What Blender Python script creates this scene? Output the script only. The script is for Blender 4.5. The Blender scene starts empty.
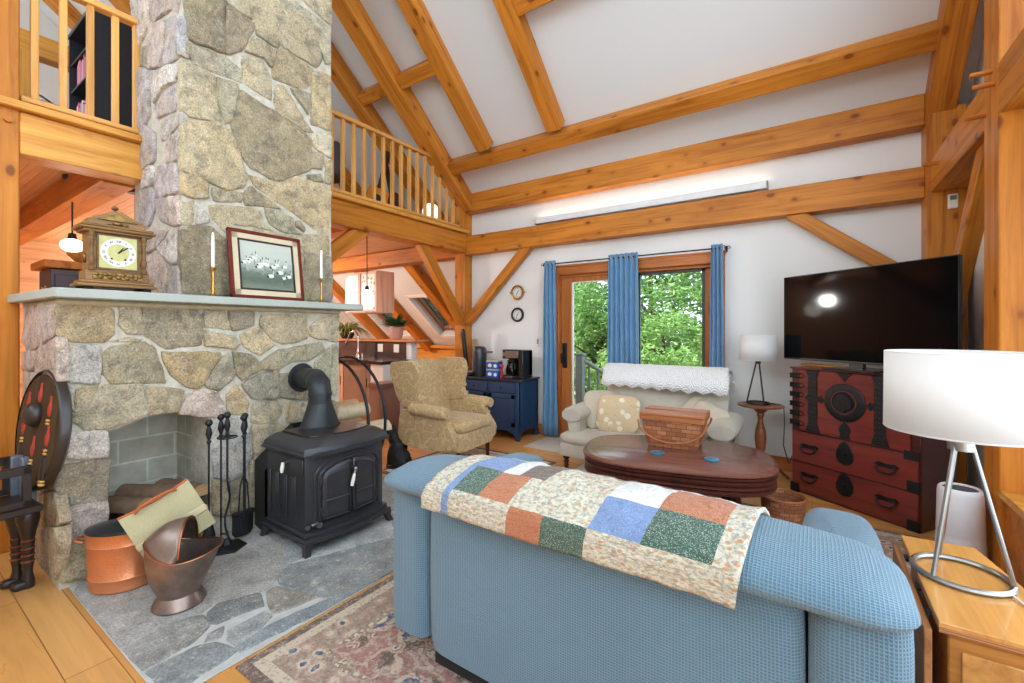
import bpy, bmesh, math, random
from mathutils import Vector, Matrix, Euler, noise
R = random.Random(7)
PI = math.pi
scene = bpy.context.scene
COL = scene.collection

# ------------------------------------------------------------------ colours and materials
def s2l(c):
    return tuple((x / 12.92 if x <= .04045 else ((x + .055) / 1.055) ** 2.4) for x in [v / 255 for v in c])
def rgba(c): return s2l(c) + (1,)

class NT:
    def __init__(self, name):
        self.m = bpy.data.materials.new(name); self.m.use_nodes = True
        self.nt = self.m.node_tree; self.nt.nodes.clear()
        self.out = self.n('ShaderNodeOutputMaterial'); self.b = self.n('ShaderNodeBsdfPrincipled')
        self.l(self.b.outputs[0], self.out.inputs[0])
    def n(self, t, **kw):
        nd = self.nt.nodes.new(t)
        for k, v in kw.items(): setattr(nd, k, v)
        return nd
    def l(self, a, b): self.nt.links.new(a, b)
    def set(self, nd, **kw):
        for k, v in kw.items():
            s = nd.inputs[k.replace('_', ' ')]
            if hasattr(v, 'is_output'): self.l(v, s)
            else: s.default_value = v
        return nd
    def coord(self, kind='Object', scale=(1, 1, 1), rnd=False, rot=(0, 0, 0)):
        tc = self.n('ShaderNodeTexCoord'); o = tc.outputs[kind]
        if rnd:
            oi = self.n('ShaderNodeObjectInfo'); vm = self.n('ShaderNodeVectorMath', operation='MULTIPLY_ADD')
            self.l(oi.outputs['Random'], vm.inputs[0]); vm.inputs[1].default_value = (37, 19, 23); self.l(o, vm.inputs[2]); o = vm.outputs[0]
        mp = self.n('ShaderNodeMapping'); self.l(o, mp.inputs[0]); mp.inputs['Scale'].default_value = scale; mp.inputs['Rotation'].default_value = rot
        return mp.outputs[0]
    def noise(self, vec, scale, detail=3, rough=.55, dist=0):
        nd = self.n('ShaderNodeTexNoise'); self.l(vec, nd.inputs['Vector'])
        for k, v in (('Scale', scale), ('Detail', detail), ('Roughness', rough), ('Distortion', dist)): nd.inputs[k].default_value = v
        return nd.outputs['Fac']
    def voro(self, vec, scale, feature='F1', out='Distance', rnd=1):
        nd = self.n('ShaderNodeTexVoronoi', feature=feature); self.l(vec, nd.inputs['Vector']); nd.inputs['Scale'].default_value = scale; nd.inputs['Randomness'].default_value = rnd
        return nd.outputs[out]
    def ramp(self, fac, stops, interp='LINEAR'):
        nd = self.n('ShaderNodeValToRGB'); cr = nd.color_ramp; cr.interpolation = interp
        while len(cr.elements) < len(stops): cr.elements.new(.5)
        for e, (p, c) in zip(cr.elements, stops):
            e.position = p; e.color = (c, c, c, 1) if isinstance(c, (int, float)) else rgba(c)
        self.l(fac, nd.inputs[0]); return nd.outputs[0]
    def mix(self, fac, a, b, mode='MIX'):
        nd = self.n('ShaderNodeMix', data_type='RGBA', blend_type=mode)
        for s, v in ((nd.inputs[0], fac), (nd.inputs[6], a), (nd.inputs[7], b)):
            if hasattr(v, 'is_output'): self.l(v, s)
            elif isinstance(v, (int, float)): s.default_value = v
            else: s.default_value = rgba(v)
        return nd.outputs[2]
    def math(self, op, a, b=0, c=None):
        nd = self.n('ShaderNodeMath', operation=op)
        for s, v in zip(nd.inputs, (a, b, c if c is not None else 0)):
            if hasattr(v, 'is_output'): self.l(v, s)
            else: s.default_value = v
        return nd.outputs[0]
    def sep(self, vec):
        nd = self.n('ShaderNodeSeparateXYZ'); self.l(vec, nd.inputs[0]); return nd.outputs
    def bump(self, h, strength=.3, dist=.01):
        nd = self.n('ShaderNodeBump'); self.l(h, nd.inputs['Height']); nd.inputs['Strength'].default_value = strength; nd.inputs['Distance'].default_value = dist
        self.l(nd.outputs[0], self.b.inputs['Normal']); return nd
    def fin(self, color=None, rough=.5, metal=0, **kw):
        b = self.b
        if color is not None:
            if hasattr(color, 'is_output'): self.l(color, b.inputs['Base Color'])
            else: b.inputs['Base Color'].default_value = rgba(color)
        if hasattr(rough, 'is_output'): self.l(rough, b.inputs['Roughness'])
        else: b.inputs['Roughness'].default_value = rough
        b.inputs['Metallic'].default_value = metal
        for k, v in kw.items(): b.inputs[k.replace('_', ' ')].default_value = v
        return self.m

def plain(name, c, rough=.5, metal=0, var=.06, scale=9, bump=0, **kw):
    t = NT(name); v = t.coord('Object'); f = t.noise(v, scale, 3)
    col = t.mix(1, c, t.ramp(f, [(.25, 1 - var * 2), (.75, 1.0)]), 'MULTIPLY')
    if bump: t.bump(t.noise(v, scale * 12, 2), bump, .004)
    return t.fin(col, rough, metal, **kw)

def wood(name, c1, c2, axis=0, knots=0, rough=.4, fine=1.0, seam=0, coat=0):
    t = NT(name)
    sc = [16 * fine] * 3; sc[axis] = 1.1 * fine
    v = t.coord('Object', tuple(sc), rnd=True)
    f = t.noise(v, 1.0, 4, .6, .9)
    col = t.ramp(f, [(.28, c2), (.5, c1), (.72, tuple(min(255, x * 1.07) for x in c1))])
    sc2 = [70 * fine] * 3; sc2[axis] = 2.2 * fine
    g = t.noise(t.coord('Object', tuple(sc2), rnd=True), 1.0, 2)
    col = t.mix(1, col, t.ramp(g, [(.3, .86), (.6, 1.0)]), 'MULTIPLY')
    big = t.noise(t.coord('Object', (1, 1, 1), rnd=True), .9, 1)
    col = t.mix(1, col, t.ramp(big, [(.3, .85), (.7, 1.05)]), 'MULTIPLY')
    if knots:
        sk = [7.0] * 3; sk[axis] = 4.2
        d = t.voro(t.coord('Object', tuple(sk), rnd=True), 1.0)
        d2 = t.math('ADD', d, t.math('MULTIPLY', t.noise(v, 1.6, 2), .07))
        col = t.mix(t.ramp(d2, [(.13, knots), (.20, 0)]), col, (70, 28, 12))
        col = t.mix(t.ramp(d2, [(.16, .5 * knots), (.36, 0)]), col, c2)
    t.bump(g, .08, .003)
    return t.fin(col, rough, 0, Coat_Weight=coat, Specular_IOR_Level=.5 if coat else .22)

def plaster(name, c):
    t = NT(name); v = t.coord('Object'); col = t.mix(1, c, t.ramp(t.noise(v, .8, 2), [(.3, .97), (.7, 1.0)]), 'MULTIPLY')
    t.bump(t.noise(v, 60, 2), .05, .002); return t.fin(col, .85)

def stone_mat(name, rough=.85, rock=1.0):
    t = NT(name)
    at = t.n('ShaderNodeAttribute', attribute_name='tone'); base = at.outputs['Color']
    v = t.coord('Object')
    big = t.noise(v, 7, 6, .7, .8)
    col = t.mix(1, base, t.ramp(big, [(.32, .62), (.45, .90), (.55, 1.08), (.68, 1.28)]), 'MULTIPLY')
    col = t.mix(t.ramp(t.noise(t.coord('Object', (1, 1, 1), rot=(2, 1, .4)), 9, 5, .7), [(.50, 0), (.66, .5 * rock)]), col, (206, 180, 136))
    col = t.mix(t.ramp(t.noise(t.coord('Object', (1, 1, 1), rot=(1, 2, .4)), 12, 6, .75, .5), [(.50, 0), (.66, .6 * min(1, rock + .2))]), col, (104, 101, 92))
    col = t.mix(t.ramp(t.noise(t.coord('Object', (1, 1, 1), rot=(.5, .2, 2.4)), 15, 5, .7), [(.56, 0), (.70, .55)]), col, (220, 212, 192))
    g = t.noise(v, 110, 3, .75)
    col = t.mix(1, col, t.ramp(g, [(.36, .66), (.50, 1.0), (.64, 1.25)]), 'MULTIPLY')
    col = t.mix(t.ramp(t.noise(v, 60, 2, .6), [(.64, 0), (.72, .5)]), col, (236, 232, 220))
    h = t.math('ADD', t.noise(v, 16, 6, .72, .4), t.math('MULTIPLY', g, .35))
    t.bump(h, 1.0 * rock, .035)
    return t.fin(col, rough)

def mortar_mat():
    t = NT('mortar'); v = t.coord('Object')
    col = t.ramp(t.noise(v, 22, 4, .65), [(.3, (176, 168, 150)), (.7, (212, 205, 189))])
    t.bump(t.noise(v, 60, 3), .5, .012); return t.fin(col, .9)

def metal(name, c, rough=.35, var=.12, scale=8, bump=0, met=1.0):
    t = NT(name); v = t.coord('Object'); f = t.noise(v, scale, 4)
    col = t.mix(1, c, t.ramp(f, [(.25, 1 - var * 2), (.75, 1.0)]), 'MULTIPLY')
    if bump: t.bump(t.voro(v, 75), bump, .004)
    return t.fin(col, t.ramp(f, [(.3, rough * 1.25), (.7, rough * .8)]), met)

def emit(name, c, strength, base=(250, 248, 240)):
    t = NT(name); t.fin(base, .4); t.b.inputs['Emission Color'].default_value = rgba(c); t.b.inputs['Emission Strength'].default_value = strength; return t.m

def waffle(name, c, cell=.0115):
    t = NT(name); v = t.coord('UV', (2 * PI / cell,) * 3); x = t.sep(v)
    sx = t.math('SINE', x[0]); sy = t.math('SINE', x[1])
    h = t.math('MAXIMUM', t.math('ABSOLUTE', t.math('SINE', t.math('MULTIPLY', x[0], .5))), t.math('ABSOLUTE', t.math('SINE', t.math('MULTIPLY', x[1], .5))))
    h = t.math('POWER', h, 6)
    big = t.noise(t.coord('UV', (1, 1, 1)), 3.5, 3)
    col = t.mix(t.ramp(h, [(.2, 1), (1, 0)]), c, tuple(q * .80 for q in c))
    col = t.mix(1, col, t.ramp(big, [(.3, .93), (.7, 1.03)]), 'MULTIPLY')
    t.bump(h, .55, .006)
    return t.fin(col, .82, 0, Sheen_Weight=.25)

def weave(name, c1, c2, scale=240, rough=.9, sheen=.2, bump=.25):
    t = NT(name); v = t.coord('Object'); f = t.noise(v, scale, 2); g = t.noise(v, 7, 3)
    col = t.mix(f, c1, c2); col = t.mix(1, col, t.ramp(g, [(.3, .9), (.7, 1.03)]), 'MULTIPLY')
    t.bump(f, bump, .004); return t.fin(col, rough, 0, Sheen_Weight=sheen)

# pine timber of the frame, boards and trim
PINE = wood('pine_timber', (204, 128, 46), (166, 90, 26), 0, knots=.9, rough=.42)
PINE_D = wood('pine_timber_deep', (192, 114, 42), (154, 80, 25), 0, knots=.9, rough=.42)
PINE_L = wood('pine_pale', (222, 158, 74), (196, 124, 46), 0, knots=.25, rough=.4)
PINE_V = wood('pine_rail', (226, 166, 92), (204, 136, 64), 2, knots=0, rough=.4)
TRIM_W = wood('fir_trim', (194, 118, 62), (166, 92, 42), 0, knots=0, rough=.38)
TRIM_V = wood('fir_trim_upright', (194, 118, 62), (166, 92, 42), 2, knots=0, rough=.38)
WHITE = plaster('white_plaster', (232, 229, 223))
CEIL = plaster('ceiling_white', (219, 219, 217))
BLACK = plain('black_iron', (34, 34, 36), .5, .3, .15, 30, .12)
STOVE = plain('black_enamel_iron', (62, 62, 65), .33, .25, .1, 20, .05)
BRASS = metal('brass', (205, 160, 80), .25)
BRASS_D = metal('aged_brass', (150, 118, 70), .42, .25, 30)
STEEL = metal('brushed_steel', (168, 166, 162), .32)
CHROME = metal('chrome', (225, 225, 225), .12)
COPPER = metal('hammered_copper', (228, 146, 100), .36, .08, 12, .25, .6)
COPPER_D = metal('tarnished_copper', (164, 142, 130), .34, .3, 9, 0, .75)
PORC = plain('white_porcelain', (238, 234, 224), .25)
GLASSY = None
def glass_mat(name, tint=(255, 255, 255), refl=.08):
    t = NT(name); tr = t.n('ShaderNodeBsdfTransparent'); tr.inputs[0].default_value = rgba(tint); gl = t.n('ShaderNodeBsdfGlossy'); gl.inputs['Roughness'].default_value = .02
    mx = t.n('ShaderNodeMixShader'); fr = t.n('ShaderNodeFresnel'); fr.inputs[0].default_value = 1.3
    t.l(t.math('MULTIPLY', fr.outputs[0], refl * 12), mx.inputs[0]); t.l(tr.outputs[0], mx.inputs[1]); t.l(gl.outputs[0], mx.inputs[2]); t.l(mx.outputs[0], t.out.inputs[0]); return t.m
GLASS = glass_mat('window_glass', (247, 251, 249))

# ------------------------------------------------------------------ mesh building
class B:
    def __init__(self, uv=False):
        self.bm = bmesh.new(); self.uv = self.bm.loops.layers.uv.new('UVMap') if uv else None
        self.tone = None
    def tonelayer(self):
        if self.tone is None: self.tone = self.bm.loops.layers.float_color.new('tone')
        return self.tone
    def box(self, c, s, rot=None, bev=0, seg=1, mi=0):
        M_ = Matrix.Translation(c) @ (Euler(rot).to_matrix().to_4x4() if rot is not None else Matrix()) @ Matrix.Diagonal((s[0], s[1], s[2], 1))
        r = bmesh.ops.create_cube(self.bm, size=1, matrix=M_); vs = r['verts']
        fs = {f for v in vs for f in v.link_faces}
        for f in fs: f.material_index = mi
        if bev:
            es = list({e for v in vs for e in v.link_edges})
            bmesh.ops.bevel(self.bm, geom=es, offset=bev, segments=seg, affect='EDGES', profile=.6, material=mi)
        return self
    def bx(self, x0, x1, y0, y1, z0, z1, bev=0, seg=1, mi=0):
        return self.box(((x0 + x1) / 2, (y0 + y1) / 2, (z0 + z1) / 2), (abs(x1 - x0), abs(y1 - y0), abs(z1 - z0)), None, bev, seg, mi)
    def face(self, vs, uvs=None, mi=0, tone=None):
        try: f = self.bm.faces.new(vs)
        except ValueError: return None
        f.material_index = mi
        if uvs is not None and self.uv:
            for lp, q in zip(f.loops, uvs): lp[self.uv].uv = q
        if tone is not None:
            for lp in f.loops: lp[self.tone] = tone
        return f
    def grid(self, rows, cu=False, cv=False, uvs=None, mi=0, cap0=False, cap1=False, mif=None):
        """rows: list of rows of points. cu closes along a row, cv closes rows."""
        V = [[self.bm.verts.new(p) for p in r] for r in rows]
        nr, nc = len(V), len(V[0])
        for i in range(nr if cv else nr - 1):
            for j in range(nc if cu else nc - 1):
                a, b, c, d = V[i][j], V[i][(j + 1) % nc], V[(i + 1) % nr][(j + 1) % nc], V[(i + 1) % nr][j]
                q = None
                if uvs: q = [uvs[i][j], uvs[i][j + 1], uvs[i + 1][j + 1], uvs[i + 1][j]]
                self.face((a, b, c, d), q, mif(i, j) if mif else mi)
        if cap0: self.face(list(reversed(V[0])), None, mi)
        if cap1: self.face(V[-1], None, mi)
        return self
    def lathe(self, prof, c=(0, 0, 0), seg=20, axis='z', sx=1, sy=1, mi=0, cap=True):
        rows = []
        for r, z in prof:
            row = []
            for k in range(seg):
                a = 2 * PI * k / seg; x, y = r * math.cos(a) * sx, r * math.sin(a) * sy
                p = (x, y, z) if axis == 'z' else ((z, x, y) if axis == 'x' else (y, z, x))
                row.append((c[0] + p[0], c[1] + p[1], c[2] + p[2]))
            rows.append(row)
        return self.grid(rows, cu=True, mi=mi, cap0=cap and prof[0][0] > 1e-5, cap1=cap and prof[-1][0] > 1e-5)
    def tube(self, pts, r, seg=8, closed=False, mi=0, r1=None):
        pts = [Vector(p) for p in pts]; n = len(pts); rows = []
        up = None
        for i, p in enumerate(pts):
            if closed: d = pts[(i + 1) % n] - pts[i - 1]
            else: d = pts[min(i + 1, n - 1)] - pts[max(i - 1, 0)]
            d.normalize()
            if up is None:
                up = Vector((0, 0, 1)) if abs(d.z) < .9 else Vector((1, 0, 0))
            a = d.cross(up)
            if a.length < 1e-4: a = d.cross(Vector((.3, 1, .2)))
            a.normalize(); b = a.cross(d).normalized(); up = b
            rr = r if r1 is None else r + (r1 - r) * i / max(1, n - 1)
            if not isinstance(rr, (int, float)): rr = rr[i]
            rows.append([p + a * (math.cos(2 * PI * k / seg) * rr) + b * (math.sin(2 * PI * k / seg) * rr) for k in range(seg)])
        return self.grid(rows, cu=True, cv=closed, mi=mi, cap0=not closed, cap1=not closed)
    def cyl(self, p0, p1, r, r1=None, seg=14, mi=0):
        return self.tube([p0, p1], r, seg, False, mi, r if r1 is None else r1)
    def sph(self, c, r, seg=16, sc=(1, 1, 1), mi=0):
        n = max(6, seg // 2); prof = [(max(1e-6, r * math.sin(PI * i / n)), -r * math.cos(PI * i / n)) for i in range(n + 1)]
        rows = [[(c[0] + q * math.cos(2 * PI * k / seg) * sc[0], c[1] + q * math.sin(2 * PI * k / seg) * sc[1], c[2] + z * sc[2]) for k in range(seg)] for q, z in prof]
        self.grid(rows, cu=True, mi=mi)
        return self
    def prism(self, poly, h0, h1, axis='z', bev=0, mi=0, seg=1):
        """poly in the plane normal to axis: z->(x,y); y->(x,z); x->(y,z)."""
        f = {'z': lambda p, h: (p[0], p[1], h), 'y': lambda p, h: (p[0], h, p[1]), 'x': lambda p, h: (h, p[0], p[1])}[axis]
        a = [self.bm.verts.new(f(p, h0)) for p in poly]; b = [self.bm.verts.new(f(p, h1)) for p in poly]
        n = len(poly); fs = []
        fs.append(self.face(list(reversed(a)), mi=mi)); fs.append(self.face(b, mi=mi))
        for i in range(n): fs.append(self.face((a[i], a[(i + 1) % n], b[(i + 1) % n], b[i]), mi=mi))
        if bev:
            es = list({e for q in fs if q for e in q.edges if any(v in a for v in e.verts) == all(v in a for v in e.verts)})
            bmesh.ops.bevel(self.bm, geom=es, offset=bev, segments=seg, affect='EDGES', material=mi)
        return self
    def soft(self, c, s, n=3.2, m=3.2, seg=28, rot=None, uvs=1.0, pinch=0):
        """superellipsoid cushion of size s (full), UVs in metres."""
        M_ = Matrix.Translation(c) @ (Euler(rot).to_matrix().to_4x4() if rot is not None else Matrix())
        def e(x, k): return math.copysign(abs(x) ** (2 / k), x)
        nl = seg // 2; rows = []; uv = []
        for i in range(nl + 1):
            ph = -PI / 2 + PI * i / nl; row = []; ur = []
            for k in range(seg):
                th = 2 * PI * k / seg
                cx = e(math.cos(ph), m) * e(math.cos(th), n); cy = e(math.cos(ph), m) * e(math.sin(th), n); cz = e(math.sin(ph), m)
                row.append(M_ @ Vector((cx * s[0] / 2, cy * s[1] / 2, cz * s[2] / 2)))
                ur.append((th / (2 * PI) * 2 * (s[0] + s[1]) * uvs, ph / PI * (s[2] + max(s[0], s[1])) * uvs))
            ur.append((2 * (s[0] + s[1]) * uvs, ur[0][1])); rows.append(row); uv.append(ur)
        return self.grid(rows, cu=True, uvs=uv)
    def done(self, name, mats, parent=None, angle=40, smooth=True, solid=0, subsurf=0):
        bm = self.bm
        bmesh.ops.remove_doubles(bm, verts=bm.verts, dist=1e-6)
        bmesh.ops.recalc_face_normals(bm, faces=bm.faces)
        me = bpy.data.meshes.new(name); bm.to_mesh(me); bm.free()
        for m in (mats if isinstance(mats, (list, tuple)) else [mats]): me.materials.append(m)
        if smooth:
            for p in me.polygons: p.use_smooth = True
            me.set_sharp_from_angle(angle=math.radians(angle))
        o = bpy.data.objects.new(name, me); COL.objects.link(o)
        if parent is not None: o.parent = parent
        if solid: md = o.modifiers.new('s', 'SOLIDIFY'); md.thickness = solid; md.offset = 0
        if subsurf: md = o.modifiers.new('u', 'SUBSURF'); md.levels = subsurf; md.render_levels = subsurf
        return o

def tag(o, label=None, cat=None, group=None, kind=None):
    if label: o['label'] = label
    if cat: o['category'] = cat
    if group: o['group'] = group
    if kind: o['kind'] = kind
    return o
def thing(name, label, cat, loc=(0, 0, 0), rz=0, group=None, rot=None):
    o = bpy.data.objects.new(name, None); COL.objects.link(o); o.location = loc
    o.rotation_euler = rot if rot is not None else (0, 0, rz); o.empty_display_size = .1
    return tag(o, label, cat, group)
def copy_tree(o, parent=None):
    c = o.copy(); COL.objects.link(c)
    if parent is not None: c.parent = parent
    for ch in list(o.children): copy_tree(ch, c)
    return c
def place(o, loc, rz=0): o.location = loc; o.rotation_euler = (0, 0, rz); return o

def beam(name, p0, p1, w, h, label, mat=None, up=(0, 0, 1), bev=.006, kind='structure', cat='beam', parent=None):
    """a timber from p0 to p1 (centre line), width w across, height h along up."""
    p0, p1 = Vector(p0), Vector(p1); d = p1 - p0; L = d.length; x = d.normalized(); up = Vector(up)
    y = up.cross(x)
    if y.length < 1e-3: y = Vector((0, 1, 0)).cross(x)
    y.normalize(); z = x.cross(y)
    o = B().box((0, 0, 0), (L, w, h), None, bev).done(name, mat or PINE, parent)
    Mx = Matrix((x, y, z)).transposed().to_4x4(); Mx.translation = (p0 + p1) / 2; o.matrix_world = Mx
    return tag(o, label, cat, None, kind)

def st(b, name, mats, label=None, cat=None, **kw):
    return tag(b.done(name, mats, None, **kw), label, cat, None, 'structure')

# stones: a polygon in a wall plane becomes a rough, rounded rock face standing proud of the mortar
TONE = {'t': (194, 178, 148), 'o': (162, 154, 128), 'b': (158, 142, 122), 'd': (146, 134, 110), 'g': (150, 142, 126), 'l': (210, 198, 172), 'w': (196, 170, 130), 'a': (192, 160, 112),
        'p': (196, 176, 162), 'v': (210, 200, 188), 'm': (182, 172, 168), 's': (138, 141, 140), 'r': (154, 151, 144), 'q': (166, 165, 161)}
def smooth_poly(poly, it=2, keep=.07):
    P = [Vector(p) for p in poly]
    for k in range(it):
        Q = []
        for i in range(len(P)):
            a, b = P[i], P[(i + 1) % len(P)]; Q += [a.lerp(b, keep), a.lerp(b, 1 - keep)]
        P = Q; keep = .25
    return P
def resample(P, step):
    out = []
    for i in range(len(P)):
        a, b = P[i], P[(i + 1) % len(P)]; n = max(1, int(round((b - a).length / step)))
        out += [a.lerp(b, k / n) for k in range(n)]
    return out
def stone(bld, poly, tone, mapf, thick=.03, grow=1.0, rough=.006, jig=.006):
    tl = bld.tonelayer()
    c = sum((Vector(p) for p in poly), Vector((0, 0))) / len(poly)
    ctr = c; P = [c + (Vector(p) - c) * grow for p in poly]
    P = resample(smooth_poly(P, 2), .028)
    if len(P) < 6: P = smooth_poly(poly, 3)
    sd = R.uniform(0, 90)
    P = [p + Vector((noise.noise((p.x * 16, p.y * 16, sd)), noise.noise((p.x * 16, p.y * 16, sd + 9)))) * jig * 1.6 for p in P]
    base = TONE[tone] if isinstance(tone, str) else tone
    base = [min(250, (q * .62 + g * .38) * 1.07) for q, g in zip(base, (200, 182, 144))] if tone not in ('p', 'v', 'm', 's', 'r', 'q') else [min(250, q * (1.1 if tone in 'pvm' else 1.0)) for q in base]
    k = R.uniform(.92, 1.06); w = R.uniform(-4, 4)
    col = rgba([max(8, min(250, base[0] * k + w)), max(8, min(250, base[1] * k)), max(8, min(250, base[2] * k - w))])
    th = thick * R.uniform(.55, 1.2); tilt = Vector((R.uniform(-1, 1), R.uniform(-1, 1))) * .05
    size = max(1e-3, max((p - c).length for p in P))
    e1, e2 = min(.2, .004 / size), min(.4, .014 / size)
    rings = [(1.0, -.02), (1.0, th * .55), (1 - e1, th * .88), (1 - e2, th * 1.02), (.75, th * 1.06), (.5, th * 1.08), (.25, th * 1.08)]
    V = []
    for s, h in rings:
        row = []
        for p in P:
            q = c + (p - c) * s; hh = h
            if h > th * .6: hh += (q - c).dot(tilt) * .6 + rough * (noise.noise((q.x * 8, q.y * 8, sd)) * 1.5 + noise.noise((q.x * 24, q.y * 24, sd)) * .8)
            row.append(bld.bm.verts.new(mapf(q.x, q.y, hh)))
        V.append(row)
    n = len(P)
    for i in range(len(V) - 1):
        for j in range(n): bld.face((V[i][j], V[i][(j + 1) % n], V[i + 1][(j + 1) % n], V[i + 1][j]), tone=col)
    cv = bld.bm.verts.new(mapf(c.x, c.y, th * 1.15))
    for j in range(n): bld.face((V[-1][j], V[-1][(j + 1) % n], cv), tone=col)
def stones(bld, data, mapf, **kw):
    for t_, f in data:
        stone(bld, [(f[i], f[i + 1]) for i in range(0, len(f), 2)], t_, mapf, **kw)
def rand_stones(bld, a0, a1, b0, b1, mapf, tones='tolwgb', avg=.26, gap=.012, **kw):
    b = b0
    while b < b1 - .05:
        h = min(R.uniform(.6, 1.1) * avg, b1 - b); a = a0
        while a < a1 - .04:
            w = min(R.uniform(.7, 1.7) * avg, a1 - a)
            if a1 - (a + w) < .08: w = a1 - a
            g = gap; j = lambda: R.uniform(0, .03)
            poly = [(a + g + j(), b + g + j()), (a + w * .5, b + g + j() * .6), (a + w - g - j(), b + g + j()), (a + w - g - j() * .5, b + h * .5), (a + w - g - j(), b + h - g - j()), (a + w * .45, b + h - g - j() * .6), (a + g + j(), b + h - g - j())]
            stone(bld, poly, R.choice(tones), mapf, **kw); a += w
        b += h
CHIM_FRONT=[('d',(1.14,3.42,1.36,3.56,1.37,3.14,1.21,3.12,1.16,3.13)),
('b',(1.38,3.46,1.55,3.44,1.56,3.39,1.48,3.22,1.38,3.13)),
('l',(1.37,3.57,1.50,3.65,1.55,3.46,1.39,3.47)),
('t',(1.52,3.66,1.68,3.76,1.72,3.69,1.96,3.68,2.07,3.62,2.06,3.44,2.02,3.37,1.74,3.40,1.58,3.42)),
('l',(1.71,3.73,1.84,3.78,2.14,3.74,2.14,3.46,2.09,3.44,2.09,3.63,1.98,3.71)),
('l',(1.86,3.85,2.16,4.04,2.16,3.76)),
('o',(1.58,3.40,1.74,3.41,1.71,3.35,1.58,3.37)),
('t',(1.56,3.35,1.71,3.33,1.68,3.19,1.63,3.23,1.50,3.21)),
('l',(1.48,3.17,1.62,3.22,1.68,3.10,1.68,2.96,1.62,2.97,1.50,3.00)),
('w',(1.74,3.38,2.00,3.33,1.97,3.16,1.70,3.12,1.69,3.18)),
('g',(1.15,3.08,1.18,3.09,1.18,2.99,1.15,3.02)),
('l',(1.19,3.10,1.37,3.12,1.48,3.07,1.47,2.99,1.32,2.98,1.19,2.97)),
('t',(1.13,2.96,1.31,2.95,1.33,2.76,1.36,2.67,1.18,2.64,1.13,2.67)),
('o',(1.33,2.95,1.46,2.96,1.42,2.71,1.38,2.68,1.33,2.79)),
('d',(1.42,2.70,1.45,2.90,1.50,2.92,1.72,2.87,1.94,2.80,1.97,2.73,1.97,2.55,1.84,2.47,1.72,2.40,1.55,2.43,1.48,2.52)),
('t',(1.71,3.07,1.78,3.10,1.94,2.91,2.00,2.85,1.94,2.83,1.75,2.88,1.71,2.90)),
('g',(1.83,3.11,1.97,3.13,1.96,2.96,1.84,3.08)),
('w',(2.00,3.31,2.15,3.34,2.15,2.92,2.06,2.92,1.99,2.96)),
('g',(1.98,2.94,2.05,2.93,2.04,2.90,1.99,2.90)),
('t',(1.14,2.57,1.18,2.60,1.36,2.65,1.41,2.61,1.46,2.50,1.51,2.36,1.48,2.29,1.39,2.24,1.27,2.27,1.14,2.29)),
('l',(1.98,2.82,2.16,2.88,2.16,2.69,2.01,2.73)),
('g',(1.99,2.69,2.09,2.70,2.08,2.58,1.98,2.56)),
('t',(2.11,2.65,2.17,2.67,2.16,2.49,2.11,2.48)),
('o',(1.96,2.50,2.07,2.54,2.09,2.48,2.01,2.46,1.96,2.47)),
('w',(1.54,2.37,1.56,2.37,1.69,2.37,1.84,2.45,1.93,2.45,2.10,2.46,2.14,2.42,2.13,2.10,2.08,2.07,1.96,2.12,1.84,2.19,1.69,2.25,1.58,2.31)),
('w',(1.13,2.27,1.27,2.26,1.28,2.15,1.20,2.13,1.13,2.14)),
('t',(1.30,2.23,1.39,2.23,1.49,2.24,1.48,2.17,1.31,2.14)),
('o',(1.49,2.23,1.54,2.30,1.60,2.27,1.75,2.19,1.62,2.18,1.50,2.16)),
('t',(1.29,2.11,1.36,2.12,1.55,2.15,1.60,2.13,1.62,2.06,1.69,2.02,1.42,2.02,1.39,1.95,1.31,2.03)),
('o',(1.63,2.17,1.75,2.17,1.84,2.14,1.84,2.08,1.91,2.03,1.75,2.02,1.67,2.07)),
('g',(1.86,2.12,1.89,2.13,1.94,2.08,1.93,2.05,1.86,2.08)),
('v',(1.21,2.09,1.26,2.06,1.29,2.00,1.21,1.96)),
('t',(1.13,2.10,1.20,2.11,1.20,1.97,1.13,1.95)),
('d',(1.13,1.93,1.29,1.96,1.39,1.87,1.41,1.54,1.14,1.53)),
('t',(1.93,2.03,2.14,2.06,2.14,1.91,1.93,1.89)),
('o',(1.93,1.86,2.05,1.88,2.05,1.54,1.93,1.54)),
('g',(2.07,1.88,2.16,1.88,2.16,1.53,2.07,1.54)),
('t',(1.41,1.99,1.91,2.01,1.91,1.79,1.42,1.76)),
('o',(1.42,1.75,1.91,1.78,1.91,1.54,1.42,1.53))]
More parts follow.
